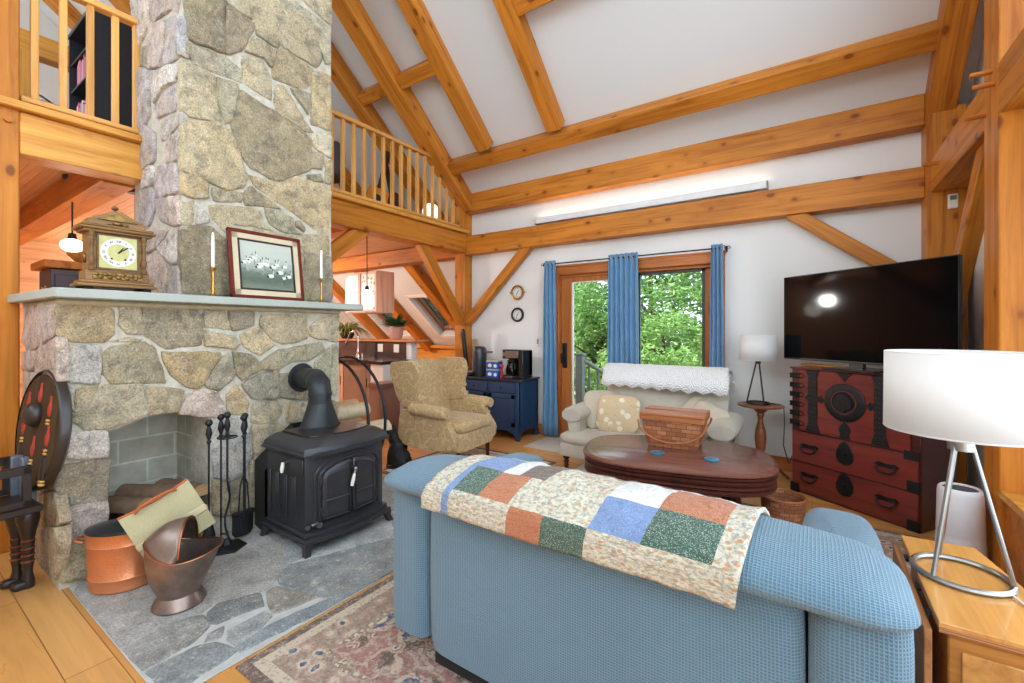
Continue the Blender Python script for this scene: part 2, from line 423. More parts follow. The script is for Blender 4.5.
CHIM_SIDE=[('p',(-3.70,3.62,-3.24,3.42,-3.29,3.29,-3.40,3.35,-3.65,3.36,-3.72,3.41)),
('v',(-4.05,3.77,-3.74,3.64,-3.75,3.41,-3.95,3.31,-4.03,3.46)),
('p',(-3.72,3.38,-3.47,3.30,-3.48,3.14,-3.54,3.03,-3.74,3.08)),
('m',(-3.44,3.30,-3.27,3.26,-3.26,3.00,-3.49,3.02,-3.46,3.17)),
('g',(-3.95,3.30,-3.75,3.24,-3.77,3.09,-3.95,3.18)),
('m',(-3.97,3.14,-3.77,3.08,-3.74,2.77,-3.91,2.70,-3.99,2.84)),
('v',(-3.69,3.04,-3.29,2.96,-3.31,2.86,-3.50,2.88,-3.66,2.82)),
('m',(-3.29,2.84,-3.32,2.68,-3.61,2.71,-3.64,2.80,-3.47,2.85)),
('v',(-3.57,2.67,-3.24,2.65,-3.24,2.58,-3.35,2.56,-3.40,2.52,-3.54,2.55)),
('m',(-3.27,3.25,-3.22,3.22,-3.22,2.99,-3.26,3.00)),
('m',(-3.97,2.78,-3.65,2.62,-3.65,2.44,-3.87,2.43,-3.95,2.53)),
('p',(-3.45,2.50,-3.24,2.53,-3.29,2.36,-3.45,2.37)),
('m',(-3.61,2.39,-3.29,2.34,-3.29,2.16,-3.62,2.18,-3.64,2.32)),
('v',(-3.84,2.41,-3.65,2.40,-3.65,2.28,-3.87,2.28)),
('m',(-3.90,2.27,-3.67,2.26,-3.65,2.12,-3.76,2.01,-3.91,2.06)),
('m',(-3.65,2.17,-3.42,2.15,-3.40,1.96,-3.57,2.04)),
('p',(-3.39,2.15,-3.24,2.12,-3.24,1.96,-3.37,1.96)),
('v',(-3.57,1.84,-3.27,1.91,-3.29,1.72,-3.40,1.73)),
('p',(-3.81,1.98,-3.44,1.94,-3.60,1.85,-3.80,1.83)),
('p',(-3.81,1.79,-3.57,1.81,-3.40,1.70,-3.44,1.50,-3.80,1.52)),
('m',(-3.39,1.69,-3.26,1.70,-3.24,1.50,-3.40,1.50))]
FIRE_FRONT=[('w',(0.57,1.43,0.72,1.44,0.78,1.40,0.78,1.28,0.74,1.24,0.62,1.24,0.57,1.28)),
('t',(0.80,1.44,0.89,1.44,0.91,1.28,0.83,1.28,0.80,1.33)),
('d',(0.91,1.42,0.99,1.43,1.19,1.43,1.19,1.21,1.01,1.20,0.92,1.27)),
('l',(0.75,1.24,0.83,1.26,0.90,1.25,0.87,1.23)),
('v',(0.58,1.22,0.72,1.22,0.73,1.16,0.72,1.02,0.58,1.04)),
('o',(0.74,1.18,0.77,1.21,0.92,1.23,0.96,1.19,1.01,1.00,0.77,1.02,0.74,1.07)),
('a',(0.99,1.17,1.30,1.15,1.18,0.94,1.13,0.95,1.04,1.03)),
('g',(1.31,1.13,1.35,1.14,1.39,1.00,1.29,0.92,1.20,0.96)),
('t',(0.63,1.00,0.72,1.01,0.72,0.93,0.63,0.89)),
('t',(0.63,0.89,0.74,1.00,0.90,0.99,0.92,0.83,0.89,0.81,0.76,0.78,0.67,0.78,0.63,0.84)),
('t',(0.92,0.98,1.10,0.94,1.07,0.82,0.93,0.82)),
('p',(1.20,0.94,1.28,0.91,1.33,0.77,1.29,0.75,1.08,0.80,1.12,0.91)),
('w',(1.33,0.88,1.40,0.94,1.47,0.82,1.45,0.74,1.35,0.76)),
('t',(1.21,1.42,1.33,1.42,1.36,1.30,1.21,1.32)),
('g',(1.34,1.42,1.50,1.43,1.50,1.33,1.37,1.29)),
('t',(1.20,1.30,1.37,1.26,1.41,1.21,1.38,1.18,1.21,1.20)),
('t',(1.42,1.27,1.54,1.32,1.64,1.20,1.54,1.13,1.44,1.19)),
('t',(1.55,1.40,1.87,1.41,1.88,1.24,1.71,1.20,1.62,1.24,1.55,1.33)),
('l',(1.89,1.31,1.98,1.39,2.14,1.42,2.13,1.21,1.91,1.25)),
('o',(1.37,1.16,1.49,1.13,1.55,1.07,1.54,1.03,1.43,0.97,1.39,1.02)),
('o',(1.56,1.09,1.67,1.16,1.98,1.20,2.01,1.13,1.88,1.07,1.77,1.08,1.66,1.02,1.57,1.03)),
('l',(2.09,1.18,2.14,1.17,2.14,0.79,2.08,0.80)),
('g',(1.42,0.95,1.58,1.01,1.66,1.02,1.67,0.82,1.49,0.84)),
('t',(1.49,0.80,1.66,0.81,1.70,0.72,1.64,0.65,1.49,0.68)),
('o',(1.49,0.65,1.66,0.65,1.71,0.61,1.62,0.55,1.52,0.57)),
('v',(1.25,0.74,1.45,0.71,1.48,0.47,1.43,0.36,1.35,0.34,1.26,0.38)),
('g',(1.35,0.32,1.43,0.35,1.45,0.23,1.44,0.09,1.36,0.10)),
('t',(1.47,0.42,1.51,0.41,1.51,0.06,1.47,0.06)),
('t',(1.25,0.37,1.34,0.31,1.35,0.11,1.25,0.14)),
('o',(2.01,1.12,2.07,1.16,2.07,0.80,2.04,0.79,1.93,1.03)),
('g',(1.68,0.99,1.91,0.97,1.91,0.78,1.68,0.82)),
('t',(1.71,0.80,1.82,0.76,1.79,0.62,1.72,0.65)),
('d',(2.04,0.74,2.13,0.73,2.13,0.47,2.07,0.49)),
('t',(1.84,0.76,2.03,0.73,2.06,0.49,1.84,0.53)),
('t',(1.50,0.66,1.79,0.60,1.79,0.40,1.50,0.47)),
('o',(1.81,0.52,2.13,0.46,2.13,0.27,1.81,0.34)),
('o',(1.50,0.46,1.79,0.39,1.79,0.06,1.50,0.15)),
('t',(1.81,0.33,2.13,0.25,2.13,0.03,1.81,0.12)),
('v',(0.57,0.78,0.75,0.76,0.75,0.63,0.67,0.63,0.57,0.66)),
('g',(0.57,0.61,0.67,0.62,0.76,0.60,0.75,0.40,0.68,0.39,0.58,0.42,0.56,0.53)),
('p',(0.59,0.40,0.75,0.39,0.75,0.20,0.64,0.23,0.59,0.22)),
('o',(0.59,0.21,0.67,0.20,0.76,0.18,0.76,-0.01,0.68,0.02,0.58,0.04)),
('v',(0.57,1.03,0.62,1.00,0.62,0.81,0.57,0.82))]
FIRE_SIDE=[('p',(-3.84,1.45,-3.58,1.44,-3.52,1.22,-3.71,1.17,-3.87,1.24)),
('p',(-3.49,1.44,-3.12,1.43,-3.15,1.29,-3.41,1.21,-3.54,1.24)),
('p',(-3.87,1.17,-3.52,1.18,-3.58,1.08,-3.91,1.06)),
('p',(-3.49,1.19,-3.10,1.26,-3.07,1.04,-3.41,1.06,-3.55,1.08)),
('p',(-3.87,1.05,-3.58,1.06,-3.44,1.04,-3.30,0.88,-3.87,0.82)),
('p',(-3.38,1.05,-3.09,1.03,-3.09,0.80,-3.27,0.88)),
('b',(-3.69,0.48,-3.19,0.54,-3.15,0.51,-3.58,0.37)),
('b',(-3.71,0.33,-3.14,0.49,-3.02,0.36,-3.32,0.27,-3.71,0.17)),
('b',(-3.71,0.16,-3.35,0.25,-3.04,0.34,-3.04,0.24,-3.14,0.05,-3.71,0.02)),
('b',(-3.44,0.68,-3.17,0.77,-3.15,0.62,-3.44,0.54))]
HEARTH=[('s',(-2.31,1.24,-2.37,1.33,-2.34,1.42,-2.16,1.86,-1.85,1.60,-1.94,1.28,-2.08,1.25,-2.25,1.22)),
('r',(-2.23,1.14,-2.23,1.19,-2.04,1.24,-1.98,1.26,-2.03,1.07,-2.11,1.09)),
('s',(-2.29,0.91,-2.32,0.97,-2.25,1.11,-2.13,1.07,-2.14,1.03,-2.17,0.89,-2.23,0.87)),
('q',(-2.08,0.90,-2.08,1.05,-2.02,1.05,-1.96,0.94,-1.94,0.88,-2.03,0.87)),
('s',(-1.95,0.94,-1.97,1.05,-1.93,1.27,-1.85,1.58,-1.84,1.58,-1.87,1.14,-1.90,0.88,-1.94,0.88)),
('r',(-2.31,0.61,-2.34,0.77,-2.29,0.88,-2.18,0.86,-2.12,0.78,-2.11,0.62)),
('s',(-2.08,0.62,-2.08,0.77,-2.04,0.83,-1.92,0.86,-1.89,0.70,-1.88,0.62)),
('r',(-2.13,0.84,-2.13,0.90,-2.06,0.86,-2.08,0.81)),
('q',(-2.76,0.58,-2.60,0.61,-2.33,0.62,-2.32,0.88,-2.35,0.93,-2.27,1.14,-2.37,1.27,-2.42,1.35,-2.98,1.51,-2.90,1.11,-2.92,0.86)),
('q',(-2.40,1.36,-2.19,1.88,-2.43,2.09,-2.68,1.63,-3.04,1.56))]
# ------------------------------------------------------------------ the setting: roof, walls, floors
SL = .84; ANG = math.atan(SL); CA, SA = math.cos(ANG), math.sin(ANG)
def zr(y): return 7.077 - SL * y
def roofbox(b, x0, x1, y0, y1, o0, o1, bev=0, mi=0):
    yc = (y0 + y1) / 2; oc = (o0 + o1) / 2
    b.box(((x0 + x1) / 2, yc + SA * oc, zr(yc) + CA * oc), (x1 - x0, (y1 - y0) / CA, o1 - o0), (-ANG, 0, 0), bev, 1, mi)
    return b

def floor_mat():
    t = NT('pine_floor_boards'); v = t.coord('Object')
    br = t.n('ShaderNodeTexBrick'); t.l(v, br.inputs['Vector'])
    for k, q in (('Scale', 1), ('Mortar Size', .0022), ('Mortar Smooth', .3), ('Bias', 0), ('Brick Width', 2.3), ('Row Height', .145)): br.inputs[k].default_value = q
    br.offset = .37; br.inputs['Color1'].default_value = rgba((228, 168, 98)); br.inputs['Color2'].default_value = rgba((210, 146, 76)); br.inputs['Mortar'].default_value = rgba((150, 92, 46))
    f = t.noise(t.coord('Object', (1.2, 15, 15)), 1, 5, .6, 1.1)
    col = t.mix(1, br.outputs['Color'], t.ramp(f, [(.28, .80), (.55, 1.0), (.75, 1.06)]), 'MULTIPLY')
    d = t.voro(t.coord('Object', (1.3, 2.6, 2)), 1)
    col = t.mix(t.ramp(d, [(.05, .8), (.10, 0)]), col, (120, 62, 26))
    return t.fin(col, t.ramp(f, [(.3, .34), (.7, .26)]), Coat_Weight=.15)
FLOOR = floor_mat()
st(B().bx(-9.2, 1.2, -2.2, 7.6, -.12, 0), 'floor', FLOOR, 'wide honey coloured pine board floor', 'floor')

b = B()   # white ceiling slope, with two openings for roof windows over the kitchen
roofbox(b, -4.1, 1.2, .3, 4.97, 0, .3); roofbox(b, -9.2, -4.1, .3, 6.07, 0, .3)
for x0, x1 in ((-9.2, -8.28), (-7.42, -6.66), (-5.78, -4.1)): roofbox(b, x0, x1, 6.07, 7.08, 0, .3)
roofbox(b, -9.2, -4.1, 7.08, 7.7, 0, .3)
st(b, 'ceiling', CEIL, 'white sloping ceiling between the timber rafters', 'ceiling')

b = B()
b.bx(-4.1, -2.60, 4.82, 4.97, 0, 3.05); b.bx(-.73, 1.1, 4.82, 4.97, 0, 3.05); b.bx(-2.60, -.73, 4.82, 4.97, 2.03, 3.05)
st(b, 'wall_back', WHITE, 'white plaster wall around the glazed patio door', 'wall')
b = B().prism([(2.95, 0), (4.97, 0), (4.97, 2.95), (2.95, 4.62)], 1.0, 1.2, 'x')
b.bx(1.07, 1.2, -2.35, 2.95, 0, .55).bx(1.07, 1.2, -2.35, 2.95, 2.30, 2.70).bx(1.07, 1.2, -2.35, -1.9, .55, 4.6).bx(1.07, 1.2, .35, .6, .55, 5.2)
st(b, 'wall_right', WHITE, 'white side wall behind the television', 'wall')
b = B().bx(.955, .975, 2.85, 3.1, 0, 4.4)
st(b, 'trim_1', wood('pale_pine_panel', (232, 178, 140), (206, 142, 100), 2, .6), 'pale pine panelling beside the near post', 'panelling')
WARM = wood('warm_board_wall', (190, 140, 98), (164, 110, 70), 1, .35, .5)
st(B().bx(-9.2, -9.05, -2.2, 5.4, 0, 2.56), 'wall_left', WARM, 'warm timber wall of the kitchen behind the chimney', 'wall')
st(B().prism([(-2.2, 2.56), (5.4, 2.56), (5.4, 2.50), (.6, 6.57), (-2.2, 6.57)], -9.2, -9.05, 'x').prism([(5.4, 0), (7.5, 0), (7.5, .75), (5.4, 2.53)], -9.2, -9.05, 'x'), 'wall_gable', WHITE, 'white gable wall at the far end of the loft', 'wall')
st(B().bx(-9.2, -4.0, 7.35, 7.5, 0, .93), 'wall_kitchen', PINE_L, 'low knee wall under the kitchen skylights', 'wall')
st(B().bx(-9.05, -4.1, 7.15, 7.35, .9, .97, .01), 'trim_2', PINE_L, 'pine ledge under the kitchen skylights', 'ledge')
st(B().prism([(4.97, 0), (7.5, 0), (7.5, .77), (4.97, 2.9)], -4.1, -3.95, 'x'), 'wall_kitchen_side', WHITE, 'white side wall of the kitchen wing', 'wall')
for n_, (x0, x1) in enumerate(((-4.1, -3.93), (-3.93, -2.63), (-.70, .73))):
    st(B().bx(x0, x1, 4.80, 4.822, 0, .125, .004), 'baseboard_back', TRIM_W, 'pine baseboard along the white back wall', 'baseboard')

# roof windows over the kitchen
for n_, (x0, x1, lab) in enumerate(((-6.66, -5.78, 'kitchen roof window next to the timber post'), (-8.28, -7.42, 'kitchen roof window behind the small potted plant'))):
    b = B()
    for a0, a1, y0, y1 in ((x0, x0 + .06, 6.07, 7.08), (x1 - .06, x1, 6.07, 7.08), (x0, x1, 6.07, 6.12), (x0, x1, 7.02, 7.08)): roofbox(b, a0, a1, y0, y1, -.012, .3)
    w = tag(b.done('window_%d' % (n_ + 2), plain('skylight_white', (240, 238, 234), .5) if n_ == 0 else bpy.data.materials['skylight_white']), lab, 'skylight', None, 'structure')
    f = B()
    for a0, a1, y0, y1 in ((x0 + .06, x0 + .12, 6.12, 7.02), (x1 - .12, x1 - .06, 6.12, 7.02), (x0 + .06, x1 - .06, 6.12, 6.18), (x0 + .06, x1 - .06, 6.95, 7.02)): roofbox(f, a0, a1, y0, y1, .14, .24, .006)
    f.done('window_sash', plain('sash_brown', (150, 104, 76), .45) if n_ == 0 else bpy.data.materials['sash_brown'], w)
    g = B(); roofbox(g, x0 + .1, x1 - .1, 6.15, 6.98, .19, .196); g.done('window_pane', GLASS, w)
    h = B(); yh = 6.93; h.box(((x0 + x1) / 2, yh + SA * .12, zr(yh) + CA * .12), (.22, .03, .02), (-ANG, 0, 0), .006); h.done('window_handle', STEEL, w)

# loft floor and the boards seen from below
b = B().bx(-9.05, -4.1, -2.0, 4.87, 2.545, 2.62)
def plank_mat():
    t = NT('loft_underside_boards'); x = t.sep(t.coord('Object'))
    s = t.math('FRACT', t.math('MULTIPLY', x[1], 11)); f = t.noise(t.coord('Object', (1.3, 18, 18)), 1, 4, .6, .6)
    col = t.ramp(f, [(.3, (186, 134, 90)), (.65, (210, 160, 116))]); col = t.mix(t.ramp(s, [(.02, .75), (.07, 0)]), col, (120, 60, 30)); t.bump(t.ramp(s, [(.02, 0), (.1, 1)]), .4, .006)
    return t.fin(col, .5)
st(b, 'ceiling_loft', plank_mat(), 'board ceiling under the loft', 'ceiling')
# timber frame
def vbox(name, x0, x1, y0, y1, z0, z1, label, mat=None, cat='post'):
    zc = (z0 + z1) / 2
    return beam(name, ((x0 + x1) / 2, (y0 + y1) / 2, z0), ((x0 + x1) / 2, (y0 + y1) / 2, z1), abs(y1 - y0), abs(x1 - x0), label, mat, up=(1, 0, 0), cat=cat)
vbox('post', -4.11, -3.93, 4.665, 4.825, 0, zr(4.75) - .02, 'timber post between the kitchen and the clocks wall')
vbox('post', .73, .95, 4.60, 4.82, 0, 2.98, 'timber post in the corner behind the television')
vbox('post', .75, .97, 3.10, 3.33, 0, zr(3.3) - .02, 'near timber post behind the large table lamp')
vbox('post', -4.10, -3.90, .33, .549, 0, 6.2, 'timber post left of the stone fireplace')
vbox('post', -4.10, -3.93, 4.55, 4.66, 2.62, zr(4.66) - .2, 'short timber stud at the end of the loft rail')
beam('beam', (-3.93, 4.745, 2.455), (.73, 4.745, 2.455), .15, .25, 'lowest wall beam, above the curtain rod')
beam('beam', (-3.93, 4.745, 3.025), (.73, 4.745, 3.025), .15, .25, 'middle wall beam, above the white light trough')
beam('beam', (-3.85, 4.279, 3.384), (.75, 4.279, 3.384), .15, .15, 'upper sloped beam carrying the rafter feet', up=(0, SA, CA))
beam('beam', (-4.0, 2.15, 2.475), (-4.0, 4.665, 2.475), .2, .25, 'loft edge beam between chimney and corner post')
beam('beam', (-4.0, .549, 2.475), (-4.0, 1.14, 2.475), .2, .25, 'loft edge beam left of the chimney', PINE_L)
beam('beam', (.85, -1.0, 2.475), (.85, 4.60, 2.475), .2, .25, 'side wall girt running over the near post')
beam('beam', (-9.05, 4.77, 2.42), (-4.11, 4.77, 2.42), .2, .22, 'header beam at the back of the kitchen ceiling', PINE_D)
beam('beam', (-9.05, 1.05, 2.44), (-4.1, 1.05, 2.44), .2, .21, 'floor joist under the loft above the mantel clock', PINE_D)
beam('beam', (-9.05, 3.0, 2.45), (-4.1, 3.0, 2.45), .18, .19, 'floor joist under the loft behind the chimney', PINE_D)
beam('trim', (-3.97, 2.16, 2.626), (-3.97, 4.665, 2.626), .24, .045, 'deck edge board under the long loft rail', PINE_L, cat='trim')
beam('trim', (-3.97, .33, 2.626), (-3.97, 1.14, 2.626), .24, .045, 'deck edge board under the short loft rail', PINE_L, cat='trim')
def rafter(x0, w, y0, y1, dep, label, lab_mat=None):
    xc = x0 + w / 2; o = -dep / 2
    beam('rafter', (xc, y0 + SA * o, zr(y0) + CA * o), (xc, y1 + SA * o, zr(y1) + CA * o), w, dep, label, lab_mat, up=(0, SA, CA), cat='rafter')
rafter(-4.02, .21, .3, 4.78, .20, 'main rafter rising over the end of the loft rail')
rafter(.73, .165, .3, 4.85, .20, 'main rafter rising from the television corner post')
rafter(-3.29, .17, .3, 4.235, .16, 'common rafter nearest the loft')
rafter(-2.345, .17, .3, 4.235, .16, 'common rafter ending mid-way along the upper beam')
rafter(-4.66, .18, .3, 7.3, .18, 'loft rafter showing above the chimney side of the rail')
rafter(-5.86, .2, .3, 7.3, .17, 'rafter right of the kitchen roof window by the post')
rafter(-7.22, .2, .3, 7.3, .17, 'rafter between the two kitchen roof windows')
rafter(-8.48, .2, .3, 7.3, .17, 'kitchen rafter furthest from the post')
def purlin(x0, x1, y, dep, label):
    o = -dep / 2 - .005; beam('purlin', (x0, y + SA * o, zr(y) + CA * o), (x1, y + SA * o, zr(y) + CA * o), .14, dep, label, up=(0, SA, CA), cat='purlin')
purlin(-4.48, -4.02, 3.48, .15, 'short purlin over the loft rail'); purlin(-3.81, -3.29, 3.48, .15, 'short purlin beside the common rafter nearest the loft'); purlin(-2.175, .73, 3.36, .15, 'long purlin at the top of the picture')
beam('brace', (-2.93, 4.745, 2.38), (-3.95, 4.745, 1.40), .1, .115, 'slanting brace left of the clocks', up=(0, 0, 1), cat='brace')
beam('brace', (-.16, 4.745, 2.36), (.74, 4.745, 1.64), .1, .11, 'slanting brace above the television', cat='brace')
beam('brace', (-4.0, 3.90, 2.38), (-4.0, 4.68, 1.40), .1, .13, 'slanting brace under the loft beam at the corner post', cat='brace')
beam('brace', (-4.0, 3.06, 2.39), (-4.0, 2.12, 1.62), .1, .15, 'slanting brace coming out of the chimney under the loft', cat='brace')
beam('brace', (.84, 3.55, 2.40), (.84, 4.64, 1.22), .09, .12, 'slanting brace under the side wall girt', cat='brace')
pegs = [(.725, 3.20, 2.60), (.725, 3.16, 2.52), (.725, 3.30, 2.42), (.725, 4.35, 2.50)]
for p in pegs:
    tag(B().cyl((p[0] - .055, p[1], p[2]), (p[0] + .06, p[1], p[2]), .013).done('peg', PINE_D), 'wooden peg standing out of the girt and near post', 'peg', 'pegs in the side girt', 'structure')
for p in ((-3.895, .50, 2.53), (-3.895, .44, 2.44)):
    tag(B().cyl((p[0] - .03, p[1], p[2]), (p[0] + .02, p[1], p[2]), .017).done('peg', PINE_D), 'wooden peg in the post left of the fireplace', 'peg', 'pegs in the left post', 'structure')
# built-in bench on the right
t_ = thing('window_bench', 'built-in pine bench in front of the near post', 'bench', (.87, 1.7, 0))
B().bx(-.10, .10, -1.3, 1.40, 0, .49).done('bench_box', PINE_D, t_); B().bx(-.125, .105, -1.32, 1.40, .49, .525, .006).done('seat_board', PINE_L, t_)

# ------------------------------------------------------------------ stone fireplace and chimney
MORTAR = mortar_mat(); ROCK = stone_mat('fieldstone')
fp = thing('stone_fireplace', 'fieldstone fireplace and chimney with a grey stone mantel', 'fireplace', (0, 0, 0))
b = B()
b.prism([(.571, 0), (.757, 0), (.757, .395), (.752, .757), (.824, .777), (.934, .812), (1.038, .814), (1.232, .787), (1.232, 0), (2.15, 0), (2.15, 1.458), (.571, 1.458)], -3.36, -3.115, 'x')
b.bx(-3.9, -3.66, .571, 2.15, 0, 1.458); b.bx(-3.67, -3.35, .571, .72, 0, 1.458); b.bx(-3.67, -3.35, 1.26, 2.15, 0, 1.458); b.bx(-3.67, -3.35, .7, 1.3, .86, 1.458)
b.done('hearth_masonry', MORTAR, fp, smooth=False)
b = B(); stones(b, FIRE_FRONT, lambda y, z, h: (-3.125 + h, y, z), grow=1.085, thick=.03)
stones(b, FIRE_SIDE, lambda x, z, h: (x, .575 - h, z), grow=1.085, thick=.022)
rand_stones(b, -3.88, -3.13, .02, 1.44, lambda x, z, h: (x, 2.145 + h, z), thick=.03)
b.done('fieldstone_facing', ROCK, fp, angle=60)
b = B().bx(-4.06, -3.235, 1.134, 2.164, 1.45, 5.7); b.done('chimney_masonry', MORTAR, fp, smooth=False)
b = B(); stones(b, CHIM_FRONT, lambda y, z, h: (-3.245 + h, y, z), grow=1.085, thick=.03)
rand_stones(b, 1.15, 2.15, 3.98, 5.4, lambda y, z, h: (-3.245 + h, y, z), thick=.03)
for t_, q in (('l', (1.14, 3.44, 1.37, 3.58, 1.37, 3.95, 1.14, 3.95)), ('o', (1.39, 3.6, 1.70, 3.78, 1.7, 3.96, 1.39, 3.96))): stone(b, [(q[i], q[i + 1]) for i in range(0, 8, 2)], t_, lambda y, z, h: (-3.245 + h, y, z))
stones(b, CHIM_SIDE, lambda x, z, h: (x, 1.142 - h, z), grow=1.085, thick=.03)  # lavender and pale stone tones hold the cool light falling on this side
rand_stones(b, -4.04, -3.25, 3.75, 5.4, lambda x, z, h: (x, 1.142 - h, z), tones='pmvg', thick=.03)
rand_stones(b, -4.04, -3.25, 1.5, 5.2, lambda x, z, h: (x, 2.158 + h, z), thick=.03)
b.done('chimney_stones', ROCK, fp, angle=60)
def block_mat():
    t = NT('firebox_blocks'); br = t.n('ShaderNodeTexBrick'); x = t.sep(t.coord('Object'))
    cb = t.n('ShaderNodeCombineXYZ'); t.l(t.math('ADD', x[0], x[1]), cb.inputs[0]); t.l(x[2], cb.inputs[1]); t.l(cb.outputs[0], br.inputs['Vector'])
    for k, q in (('Scale', 1), ('Mortar Size', .006), ('Brick Width', .30), ('Row Height', .15)): br.inputs[k].default_value = q
    br.inputs['Color1'].default_value = rgba((208, 202, 184)); br.inputs['Color2'].default_value = rgba((190, 184, 166)); br.inputs['Mortar'].default_value = rgba((222, 222, 206))
    f = t.noise(t.coord('Object'), 9, 4); col = t.mix(1, br.outputs[0], t.ramp(f, [(.3, .75), (.65, 1.05)]), 'MULTIPLY'); t.bump(t.noise(t.coord('Object'), 60, 3), .3, .006)
    return t.fin(col, .9)
b = B(); b.bx(-3.66, -3.63, .73, 1.25, 0, .87); b.bx(-3.64, -3.34, .722, .735, 0, .87); b.bx(-3.64, -3.34, 1.245, 1.258, 0, .87); b.bx(-3.66, -3.3, .72, 1.26, .85, .862)
b.done('firebox_lining', block_mat(), fp, smooth=False)
SLATE_TOP = plain('mantel_bluestone', (178, 182, 172), .55, 0, .06, 6, .15)
B().prism([(-3.9, .50), (-3.02, .53), (-3.0, .545), (-3.0, 2.29), (-3.03, 2.32), (-3.9, 2.32)], 1.458, 1.506, 'z', .005).done('mantel_shelf', SLATE_TOP, fp)
b = B(); b.bx(-3.88, -3.09, .555, 2.16, 1.425, 1.458, .012); b.done('mantel_bed', plain('mortar_smooth', (186, 172, 138), .9, 0, .1, 20, .3), fp)
# hearth of broken slate slabs, level with the boards
SLATE = stone_mat('hearth_slate', .55, .22)
HM = plain('hearth_joint', (202, 200, 194), .8, 0, .1, 18, .3)
hb = st(B().bx(-3.1, -1.857, .60, 2.62, .001, .006, .002), 'hearth', HM, 'grey slate hearth in front of the stone fireplace', 'hearth')
b = B(); mp = lambda x, y, h: (min(x, -1.860), max(y, .603), .006 + h * .30)
stones(b, HEARTH, mp, grow=1.085, thick=.02, rough=.002)
for t_, q in (('s', (-3.08, 1.55, -2.72, 1.62, -2.50, 2.08, -3.08, 2.12)), ('q', (-3.08, 2.14, -2.48, 2.11, -2.46, 2.6, -3.08, 2.6)), ('s', (-2.44, 2.10, -2.2, 1.92, -1.87, 1.68, -1.87, 2.2, -2.42, 2.3)), ('q', (-2.42, 2.32, -1.87, 2.23, -1.87, 2.6, -2.42, 2.6)), ('q', (-3.09, .62, -2.78, .60, -2.93, .87, -2.93, 1.1, -3.0, 1.5, -3.09, 1.5))):
    stone(b, [(q[i], q[i + 1]) for i in range(0, len(q), 2)], t_, mp, grow=1.03, thick=.02, rough=.002)
tag(b.done('hearth_slabs', SLATE, hb, angle=60), kind='structure')
ASH = b = B().bx(-3.63, -3.1, .757, 1.232, .002, .02); b.done('firebox_floor', plain('soot_floor', (150, 140, 128), .9, 0, .2, 15, .3), fp)

# loft rails
def railing(label, ys, y0, y1, topf):
    t = thing('loft_railing', label, 'railing', (-3.95, (y0 + y1) / 2, 2.648))
    L = y1 - y0; yc = (y0 + y1) / 2
    o = B().bx(-.03, .03, -L / 2, L / 2, .028, .062, .005).done('bottom_rail', wood('rail_along', (226, 166, 92), (204, 136, 64), 1) if 'rail_along' not in bpy.data.materials else bpy.data.materials['rail_along'], t)
    ye = min(y1, 4.10)
    B().bx(-.035, .035, y0 - yc, ye - yc, .79, .835, .006).done('top_rail', bpy.data.materials['rail_along'], t)
    for y in ys: B().bx(-.018, .018, y - yc - .018, y - yc + .018, .06, topf(y), .003).done('baluster', PINE_V, t)
railing('long loft railing between chimney and corner post', [2.26 + .1285 * k for k in range(18)], 2.165, 4.56, lambda y: min(.80, max(.12, (zr(y) - .30 - 2.66))))
railing('short loft railing left of the chimney', [.616, .742, .87, .997, 1.11], .555, 1.13, lambda y: .80)

st(B().bx(-9.2, 1.2, -2.35, -2.2, 0, 2.8), 'wall_rear', WHITE, 'unseen white rear wall, raised to keep low daylight off the sofa back', 'wall')  # height chosen to shade the sofa back; open to the sky above
# ------------------------------------------------------------------ on the mantel
def text_mesh(body, size, ext=.001):
    cu = bpy.data.curves.new('lettering', 'FONT'); cu.body = body; cu.size = size; cu.extrude = ext; cu.align_x = 'CENTER'; cu.align_y = 'CENTER'
    o = bpy.data.objects.new('lettering', cu); COL.objects.link(o); bpy.context.view_layer.update()
    me = bpy.data.meshes.new_from_object(o); bpy.data.objects.remove(o); return me
def text_into(b, body, size, M_, mi=0, ext=.001):
    me = text_mesh(body, size, ext); me.transform(M_)
    n0 = len(b.bm.faces); b.bm.from_mesh(me); b.bm.faces.ensure_lookup_table()
    for f in b.bm.faces[n0:]: f.material_index = mi
    bpy.data.meshes.remove(me)
def text_part(name, body, size, M_, mat, parent):
    b = B(); text_into(b, body, size, M_); return b.done(name, mat, parent, smooth=False)
XF = Matrix(((0, 0, 1, 0), (1, 0, 0, 0), (0, 1, 0, 0), (0, 0, 0, 1)))      # text plane -> faces +x, reading along +y
YF = Matrix(((1, 0, 0, 0), (0, 0, -1, 0), (0, 1, 0, 0), (0, 0, 0, 1)))     # text plane -> faces -y, reading along +x
ROMAN = ['XII', 'I', 'II', 'III', 'IIII', 'V', 'VI', 'VII', 'VIII', 'IX', 'X', 'XI']
def numerals(r, size, face, body=None):
    b = B()
    for k in range(12):
        a = -2 * PI * k / 12
        text_into(b, (body or ROMAN)[k], size, face @ Matrix.Rotation(a, 4, 'Z') @ Matrix.Translation((0, r, 0)))
    return b
WAL = wood('clock_oak', (150, 112, 70), (108, 74, 42), 1, 0, .4, 2)
WAL_D = wood('clock_oak_dark', (128, 96, 58), (92, 64, 36), 1, 0, .35, 2)  # darker oak for the columns, dial frame and finial
ck = thing('mantel_clock', 'carved oak mantel clock with a gilt square dial on the mantel', 'clock', (-3.135, .79, 1.506))
for x in (-.05, .05):
    for y in (-.12, .12): B().lathe([(.02, 0), (.026, .008), (.02, .022)], (x, y, 0), 12).done('foot', BLACK, ck)
B().bx(-.075, .085, -.165, .165, .020, .036, .005).bx(-.068, .076, -.152, .152, .036, .052, .006).done('base_moulding', WAL, ck)
b = B().bx(-.06, .062, -.132, .132, .052, .105, .003); b.done('plinth', WAL, ck)
